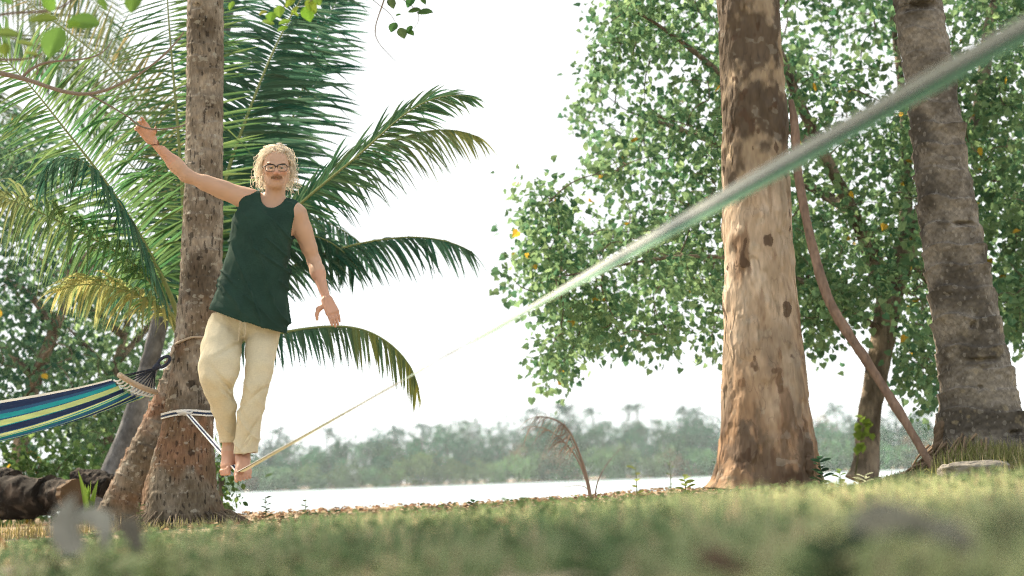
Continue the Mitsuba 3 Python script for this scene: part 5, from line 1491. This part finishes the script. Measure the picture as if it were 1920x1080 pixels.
# ------------------------------------------------------------------ smaller things
def small_things():
    rng = np.random.default_rng(81)
    # leaning pole
    q = PA([(1766, 903, 7.0), (1744, 868, 7.02), (1700, 795, 7.08), (1640, 700, 7.16), (1600, 640, 7.2), (1560, 575, 7.24), (1536, 510, 7.28), (1516, 430, 7.32), (1500, 350, 7.36), (1493, 290, 7.4), (1489, 230, 7.42), (1483, 188, 7.44)])
    k = thing('wooden_pole', 'crooked wooden pole leaning against the right side of the pale trunk', 'pole')
    scene[k] = mikit.ply(tube(q, [0.019, 0.021, 0.022, 0.023, 0.024, 0.027, 0.025, 0.024, 0.023, 0.022, 0.023, 0.014], 24, 260, disp=lambda s, a, pos: (meshkit.fbm(pos * [16, 16, 7], 4, 3) - 0.5) * 0.014 + (meshkit.fbm(pos * 60, 2, 3) - 0.5) * 0.004), 'mat_pole', smooth=True)
    # stones
    for label, px, py, d, s_, name in (('flat grey stone in the grass at the foot of the leaning pole', 1830, 905, 6.7, (0.15, 0.09, 0.05), 'stone'),
                                  ('small pale stone left of the flat grey stone by the pole', 1782, 908, 6.75, (0.05, 0.035, 0.035), 'stone')):
        ic = trimesh.creation.icosphere(4, 1.0)
        v = np.array(ic.vertices)
        v = np.sign(v) * np.abs(v) ** 0.75 * (0.75 + 0.6 * meshkit.fbm(v * 1.6 + px, 4, 5)[:, None])
        c = P(px, py, d)
        k = thing(name, label, 'stone')
        scene[k] = mikit.ply((v * s_ + on_ground(c[0], c[1], 0.03), ic.faces), 'mat_stone', smooth=30)
    # logs, left
    def log(label, a_, b_, r, end=None, seed=1, hollow=False):
        t = thing('fallen_log', label, 'log')
        part(t, 'bark', tube([a_, (a_ + b_) / 2 + rng.normal(0, 0.02, 3), b_], [r, r * 1.05, r], 40, 90, disp=lambda s, a, pos: (meshkit.fbm(pos * 7, 4, seed) - 0.5) * 0.10 + (meshkit.fbm(pos * 30, 2, seed) - 0.5) * 0.03), 'mat_log', smooth=True)
        if end is not None:
            d = unit(b_ - a_)
            x = unit(np.cross(d, [0, 0, 1.0]))
            y = np.cross(d, x)
            an = np.linspace(0, 2 * np.pi, 41)[:-1]
            rr = r * (0.72 + 0.5 * meshkit.fbm(np.stack([np.cos(an), np.sin(an), an * 0], -1) * 2, 3, 2))
            ring = b_ + d * 0.025 + (np.cos(an) * rr)[:, None] * x + (np.sin(an) * rr)[:, None] * y
            ins = b_ + d * 0.012 + (np.cos(an) * rr * 0.6)[:, None] * x + (np.sin(an) * rr * 0.6)[:, None] * y
            back = b_ - d * 0.05 + (np.cos(an) * rr)[:, None] * x + (np.sin(an) * rr)[:, None] * y
            v = np.vstack([ring, ins, back, [b_ + d * 0.012]])
            j = np.arange(40)
            j1 = (j + 1) % 40
            f = np.vstack([np.stack([j, j1, j1 + 40], 1), np.stack([j, j1 + 40, j + 40], 1), np.stack([j, j + 80, j1 + 80], 1), np.stack([j, j1 + 80, j1], 1), np.stack([j + 40, j1 + 40, j * 0 + 120], 1)])
            c = np.tile(np.array(end), (121, 1)) * (0.7 + 0.5 * meshkit.fbm(v * 30, 3, 4))[:, None]
            part(t, 'cut_end', (v, f), 'mat_wood', color=c, label='paler sawn end of the log')
    log('charred dark log lying under the hammock at the left edge', P(-150, 935, 11.6), P(92, 928, 11.0), 0.15, None, 3)
    log('dark log with a pale sawn end beside the green sprout', P(60, 932, 11.2), P(136, 928, 10.7), 0.115, (0.10, 0.068, 0.042), 5)
    log('rough dark log on top of the pile at the far left edge', P(-120, 893, 11.7), P(30, 902, 11.5), 0.10, None, 7)
    log('grey weathered log stretching right towards the leaning trunks', P(140, 905, 11.4), P(205, 915, 11.3), 0.09, None, 9)

    # sprout, weeds and sprigs
    def blades(label, name, cat, base, n, L, wdt, spread, col, droop=0.25, group=None):
        k = thing(name, label, cat, group)
        az = rng.uniform(0, 2 * np.pi, n)
        lean = rng.uniform(0, spread, n)
        d = np.stack([np.cos(az) * np.sin(lean), np.sin(az) * np.sin(lean), np.cos(lean)], 1)
        sd = np.stack([-np.sin(az), np.cos(az), az * 0], 1)
        mb = MB()
        flat(mb, strips(np.broadcast_to(base, d.shape) + rng.normal(0, 0.006, d.shape), d, sd, L * rng.uniform(0.6, 1.05, n), wdt, droop * lean / max(spread, 0.01), 6, 0.3, 'blade', color=np.asarray(col) * rng.uniform(0.7, 1.3, (n, 1))))
        scene[k] = mikit.ply(mb.arrays(), 'mat_grass', color=mb.col())
        return k
    g0 = P(166, 950, 10.4)
    blades('upright bright green sprout in front of the sawn log end', 'sprout', 'plant', on_ground(g0[0], g0[1]), 9, 0.44, 0.055, 0.25, (0.16, 0.26, 0.05), 0.3)

    def weed(label, px, py, d, h, n, size, col, name='weed', template=OVAL, lean=0.0):
        c = P(px, py, d)
        b = on_ground(c[0], c[1], -0.01)
        top = b + np.array([lean * h, 0, h])
        k = thing(name, label, 'plant')
        st = spline([b, (b + top) / 2 + [0.02 * h, 0, 0], top], 12)
        part(k, 'stem', MB().add(*tube(st, np.linspace(0.004, 0.0015, 12), 5), (0.12, 0.14, 0.06)), 'mat_wood')
        for q in range(n):
            s_ = st[min(11, 2 + int(q * 10 / n))]
            az = q * 2.4
            v, f, cc = leaves([s_], [[math.cos(az), math.sin(az), 0.35]], np.array([[0, -0.4, 1.0]]), size * rng.uniform(0.7, 1.2), template, np.array([col]) * rng.uniform(0.75, 1.25))
            part(k, 'leaf', (v[0], f), 'mat_leaf', color=cc[0])
    weed('thin dark weed on the earth bank just right of the big palm', 498, 972, 9.6, 0.17, 9, 0.05, (0.06, 0.10, 0.04))
    weed('second thin weed on the crest of the earth bank, left of centre', 572, 955, 10.4, 0.12, 7, 0.04, (0.07, 0.10, 0.045))
    weed('small weed with round dark leaves low on the bank below the dry plant', 888, 958, 8.4, 0.07, 8, 0.045, (0.05, 0.13, 0.06))
    weed('upright sprig with one pale leaf against the water, right of the dry plant', 1193, 918, 9.0, 0.21, 5, 0.055, (0.34, 0.40, 0.12))
    weed('second sprig with tiny leaves, close left of the pale trunk', 1257, 915, 9.2, 0.23, 7, 0.03, (0.20, 0.27, 0.10))
    weed('leafy weed in the grass left of the pale trunk foot', 1285, 925, 7.6, 0.13, 12, 0.055, (0.20, 0.25, 0.08))
    weed('dark green leafy weed hugging the right foot of the pale trunk', 1540, 918, 7.2, 0.17, 16, 0.06, (0.04, 0.10, 0.05))
    weed('thin weed between the pale trunk and the slim dark trunk', 1575, 905, 8.5, 0.14, 8, 0.05, (0.12, 0.20, 0.06))
    weed('whitish feathery plant at the foot of the slim dark trunk', 1622, 905, 9.5, 0.13, 14, 0.075, (0.42, 0.46, 0.34), template=OVAL * [0.45, 1, 1])
    weed('small pale weed at the left foot of the big palm', 262, 985, 8.6, 0.17, 16, 0.035, (0.22, 0.25, 0.12))

    # dry plant in the middle
    t = thing('dry_plant', 'dead brown plant with drooping stalks standing on the bank by the water', 'dead plant')
    D = 9.0
    brown = np.array([0.25, 0.19, 0.145])
    stalks = [([(1108, 938), (1096, 880), (1078, 830), (1060, 800), (1035, 785), (1003, 782)], 0.014), ([(1106, 938), (1088, 872), (1055, 826), (1030, 808), (988, 800)], 0.009), ([(1117, 938), (1124, 895), (1140, 868), (1163, 841)], 0.006), ([(1106, 930), (1098, 914), (1075, 911), (1054, 913)], 0.004), ([(1100, 900), (1085, 858), (1068, 820), (1058, 790)], 0.006)]
    tips = []
    for pts, r in stalks:
        q = PA([(a_, b_, D) for a_, b_ in pts])
        g = spline(q, 40)
        part(t, 'stalk', MB().add(*tube(g, np.linspace(r * 0.75, r * 0.25, 40), 7), brown * rng.uniform(0.8, 1.2)), 'mat_wood', smooth=True)
        tips.append(g)
    for gi, n, lo in ((0, 40, 18), (1, 22, 20), (4, 14, 22)):
        for q in range(n):
            b = tips[gi][rng.integers(lo, 40)]
            d = np.array([-0.8 + rng.normal() * 0.5, rng.normal() * 0.5, rng.normal() * 0.35 - 0.1])
            v, f, c = strips([b], [d], [[0.2, 1.0, 0.3]], rng.uniform(0.08, 0.20), 0.011, rng.uniform(0.5, 1.4), 5, 0.3, 'blade', color=brown * rng.uniform(0.7, 2.0) * [1, 1, 1.05])
            part(t, 'blade', (v[0], f), 'mat_grass', color=c[0])

    # dead leaves close to the lens and on the lawn
    def dead_leaf(label, px, py, d, L, direc, nrm, col, wd=1.0, name='dead_leaf'):
        k = thing(name, label, 'leaf')
        v, f, c = leaves([P(px, py, d)], [direc], np.array([nrm], float), L, OVAL * [1.3 * wd, 1, 3.2], col)
        ms = trimesh.Trimesh(v[0], f, process=False).subdivide().subdivide()
        vv = np.array(ms.vertices)
        vv = vv + (meshkit.fbm(vv * 30, 3, 4)[:, None] - 0.5) * 0.02
        scene[k] = mikit.ply((vv, np.array(ms.faces)), 'mat_leaf', smooth=True, color=np.asarray(col) * (0.75 + 0.5 * meshkit.fbm(vv * 60, 3, 4))[:, None])
    dead_leaf('large curled greyish dead leaf standing blurred in the left foreground', 150, 1040, 2.0, 0.085, (-0.22, 0, 0.97), (-0.4, -0.8, 0.4), (0.36, 0.35, 0.32), 0.75)
    dead_leaf('drooping pale half of a dead leaf beside the curled greyish one', 132, 962, 2.0, 0.075, (0.86, -0.1, -0.50), (0.2, -0.6, 0.8), (0.42, 0.41, 0.37), 0.55)
    dead_leaf('grey-brown withered leaf tilting right of the curled greyish dead leaf', 222, 965, 1.9, 0.065, (0.5, 0, -0.86), (0.3, -0.9, 0.3), (0.18, 0.165, 0.14), 0.5)
    for label, px, py, d, h, n, size, col in (
            ('blurred green weed at the left, in front of the grey dead leaf', 190, 1075, 1.7, 0.075, 9, 0.035, (0.09, 0.15, 0.06)),
            ('blurred yellowish weed right of the grey dead leaf', 300, 1075, 1.9, 0.085, 11, 0.034, (0.22, 0.26, 0.11)),
            ('blurred reddish brown stalk left of the grey dead leaf', 96, 1060, 2.1, 0.085, 7, 0.025, (0.13, 0.085, 0.06)),
            ('blurred dark green weed at the bottom right of the foreground', 1560, 1100, 1.25, 0.055, 10, 0.04, (0.03, 0.06, 0.035)),
            ('blurred green weed at the bottom edge right of the centre', 1120, 1110, 1.3, 0.06, 10, 0.04, (0.08, 0.14, 0.07)),
            ('blurred green weed in the bottom right corner', 1880, 1040, 1.35, 0.06, 12, 0.04, (0.06, 0.115, 0.06))):
        weed(label, px, py, d, h, n, size, col)
    dead_leaf('orange-brown leaf on the lawn at the left edge', 12, 1030, 4.2, 0.09, (-1, 0.2, 0.05), (0, -0.5, 1), (0.30, 0.13, 0.06))
    dead_leaf('blurred grey leaf low in the right foreground', 1590, 985, 1.2, 0.075, (1.0, 0.1, 0.02), (0, -0.3, 0.95), (0.30, 0.29, 0.24), 0.6)
    dead_leaf('blurred mauve-grey leaf at the far right foreground', 1690, 1000, 1.25, 0.07, (1.0, 0.1, -0.06), (0, -0.3, 0.95), (0.26, 0.255, 0.21), 0.6)
    dead_leaf('reddish blurred leaf in the foreground right of the centre', 1300, 1050, 1.25, 0.05, (0.6, 0.1, -0.1), (0, -0.5, 0.9), (0.17, 0.125, 0.09))


def pole_c(p, n, uv):
    return mix((0.085, 0.055, 0.042), (0.25, 0.175, 0.135), fbm(p.x * 25, p.y * 25, p.z * 9, 4)) * (0.6 + 0.8 * fbm(p.x * 90, p.y * 90, p.z * 25, 2))


solid('mat_pole', proc(pole_c), 0.8, 0.25)
solid('mat_log', proc(lambda p, n, uv: mix((0.010, 0.008, 0.007), (0.075, 0.06, 0.05), smoothstep(0.45, 0.8, fbm(p.x * 12, p.y * 12, p.z * 12, 4)))), 0.9, 0.2)
small_things()


# ------------------------------------------------------------------ grass and litter
def lawn():
    rng = np.random.default_rng(91)
    mb = MB()

    def scatter(n, y0, y1, margin=0.25):
        y = np.sqrt(rng.uniform(y0 ** 2, y1 ** 2, n))
        x = rng.uniform(-1, 1, n) * (0.40 * y + margin)
        return x, y

    def tuft(x, y, L, wd, lean, cols, droop=0.5):
        n = len(x)
        z = ground_z(x, y)
        az = rng.uniform(0, 2 * np.pi, n)
        le = np.abs(rng.normal(0, lean, n))
        d = np.stack([np.cos(az) * np.sin(le), np.sin(az) * np.sin(le), np.cos(le)], 1)
        sd = np.stack([-np.sin(az), np.cos(az), az * 0], 1)
        m = rng.beta(1.2, 1.2, (n, 1))
        patch = meshkit.fbm(np.stack([x, y, 0 * x], -1) * 1.3, 3, 15)[:, None]
        w = np.clip(m * 0.45 + (patch - 0.40) * 2.4, 0, 1)
        c = np.asarray(cols[0]) * (1 - w) + np.asarray(cols[1]) * w
        dry = rng.random(n) < 0.22
        c[dry] = np.array([0.46, 0.39, 0.26]) * rng.uniform(0.7, 1.3, (dry.sum(), 1))
        flat(mb, strips(np.stack([x, y, z - 0.004], -1), d, sd, L, wd, droop * np.sin(le), 2, 0.25, 'grass', color=c))

    green = [(0.12, 0.20, 0.105), (0.52, 0.57, 0.31)]
    for y0, y1, n, wd in ((0.75, 2.2, 15000, 0.006), (2.2, 4.5, 34000, 0.006), (4.5, 8.0, 80000, 0.006), (8.0, 12.6, 50000, 0.007)):
        x, y = scatter(n, y0, y1, 0.35)
        dens = meshkit.fbm(np.stack([x, y, 0 * x], -1) * 1.1, 3, 17)
        # the waterside strip is bare earth, grass returns on the right
        bare = sstep(5.6, 7.2, y - 1.1 * np.clip(x - 0.2, 0, 3)) * sstep(-2.8, -2.0, x)
        keep = dens > 0.40 + 0.38 * bare
        x, y = x[keep], y[keep]
        clearance = np.where(y < 2.2, 0.8, 1.0)
        L = ((0.024 + 0.07 * rng.beta(1.3, 3, len(x))) * (1 - 0.62 * sstep(3.5, 5.5, y)) + 0.035 * np.clip(meshkit.noise(np.stack([x, y, 0 * x], -1) * 2.2, 18) - 0.55, 0, 1) * 2 * (1 - 0.7 * sstep(4.0, 6.0, y))) * clearance
        tuft(x, y, L, wd * rng.uniform(0.6, 1.3, len(x)), 0.55, green)
    # taller yellowish grass on the mound and round the trunks
    for cx, cy, r, n, L in ((MOUND[0] - 0.02, MOUND[1] - 0.28, 0.30, 3200, 0.10), (MOUND[0] + 0.2, MOUND[1] - 0.40, 0.36, 2200, 0.12), (1.33, 7.35, 0.34, 500, 0.05), (-2.1, 8.6, 0.42, 700, 0.07)):
        x, y = cx + rng.normal(0, r * 0.5, n), cy + rng.normal(0, r * 0.32, n)
        tuft(x, y, L * rng.uniform(0.4, 1.25, n), 0.006, 0.7, [(0.24, 0.26, 0.10), (0.56, 0.52, 0.26)], 0.7)
    x, y = rng.uniform(-3.9, -2.6, 1800), rng.uniform(8.2, 10.6, 1800)
    tuft(x, y, rng.uniform(0.04, 0.14, 1800), 0.006, 0.6, [(0.20, 0.17, 0.07), (0.40, 0.33, 0.15)], 0.6)
    part(None, 'grass', mb, 'mat_grass')
    labels['grass'] = {'kind': 'stuff', 'label': 'short patchy green grass, blurred close to the camera'}
    # little round-leaved ground cover
    mb = MB()
    n = 26000
    x, y = scatter(n, 0.8, 9.5, 0.35)
    keep = meshkit.fbm(np.stack([x, y, 0 * x], -1) * 1.7, 3, 27) > 0.46 + 0.3 * sstep(4.5, 7.0, y)
    x, y = x[keep], y[keep]
    n = len(x)
    z = ground_z(x, y) + rng.uniform(0.005, 0.05, n)
    az = rng.uniform(0, 2 * np.pi, n)
    flat(mb, leaves(np.stack([x, y, z], -1), np.stack([np.cos(az), np.sin(az), rng.uniform(-0.2, 0.6, n)], 1), rng.normal(0, 0.4, (n, 3)) + [0, -0.2, 1], rng.uniform(0.012, 0.028, n), OVAL, np.array([0.10, 0.15, 0.07]) * rng.uniform(0.6, 1.7, (n, 1)) * [1.0, 1, 1]))
    part(None, 'ground_cover', mb, 'mat_leaf')
    labels['ground_cover'] = {'kind': 'stuff', 'label': 'small round-leaved plants among the grass'}
    # fallen leaves and crumbs of earth
    mb = MB()
    n = 13000
    x, y = scatter(n, 1.6, 13.5, 0.3)
    bare = sstep(6.8, 9.0, y - 0.9 * np.clip(x - 0.3, 0, 3)) * sstep(-2.8, -1.8, x)
    keep = rng.random(n) < 0.10 + 0.90 * bare
    x, y = x[keep], y[keep]
    n = len(x)
    z = ground_z(x, y) + rng.uniform(0.004, 0.02, n)
    az = rng.uniform(0, 2 * np.pi, n)
    pal = np.array([(0.30, 0.20, 0.13), (0.42, 0.31, 0.21), (0.22, 0.13, 0.09), (0.50, 0.40, 0.29), (0.16, 0.11, 0.08)])
    flat(mb, leaves(np.stack([x, y, z], -1), np.stack([np.cos(az), np.sin(az), rng.uniform(-0.1, 0.5, n)], 1), rng.normal(0, 0.5, (n, 3)) + [0, 0, 1], rng.uniform(0.012, 0.042, n), OVAL * [1, 1, 3], pal[rng.integers(0, 5, n)] * rng.uniform(0.7, 1.2, (n, 1))))
    part(None, 'leaf_litter', mb, 'mat_leaf')
    labels['leaf_litter'] = {'kind': 'stuff', 'label': 'dry brown fallen leaves on the bare earth of the bank'}


lawn()
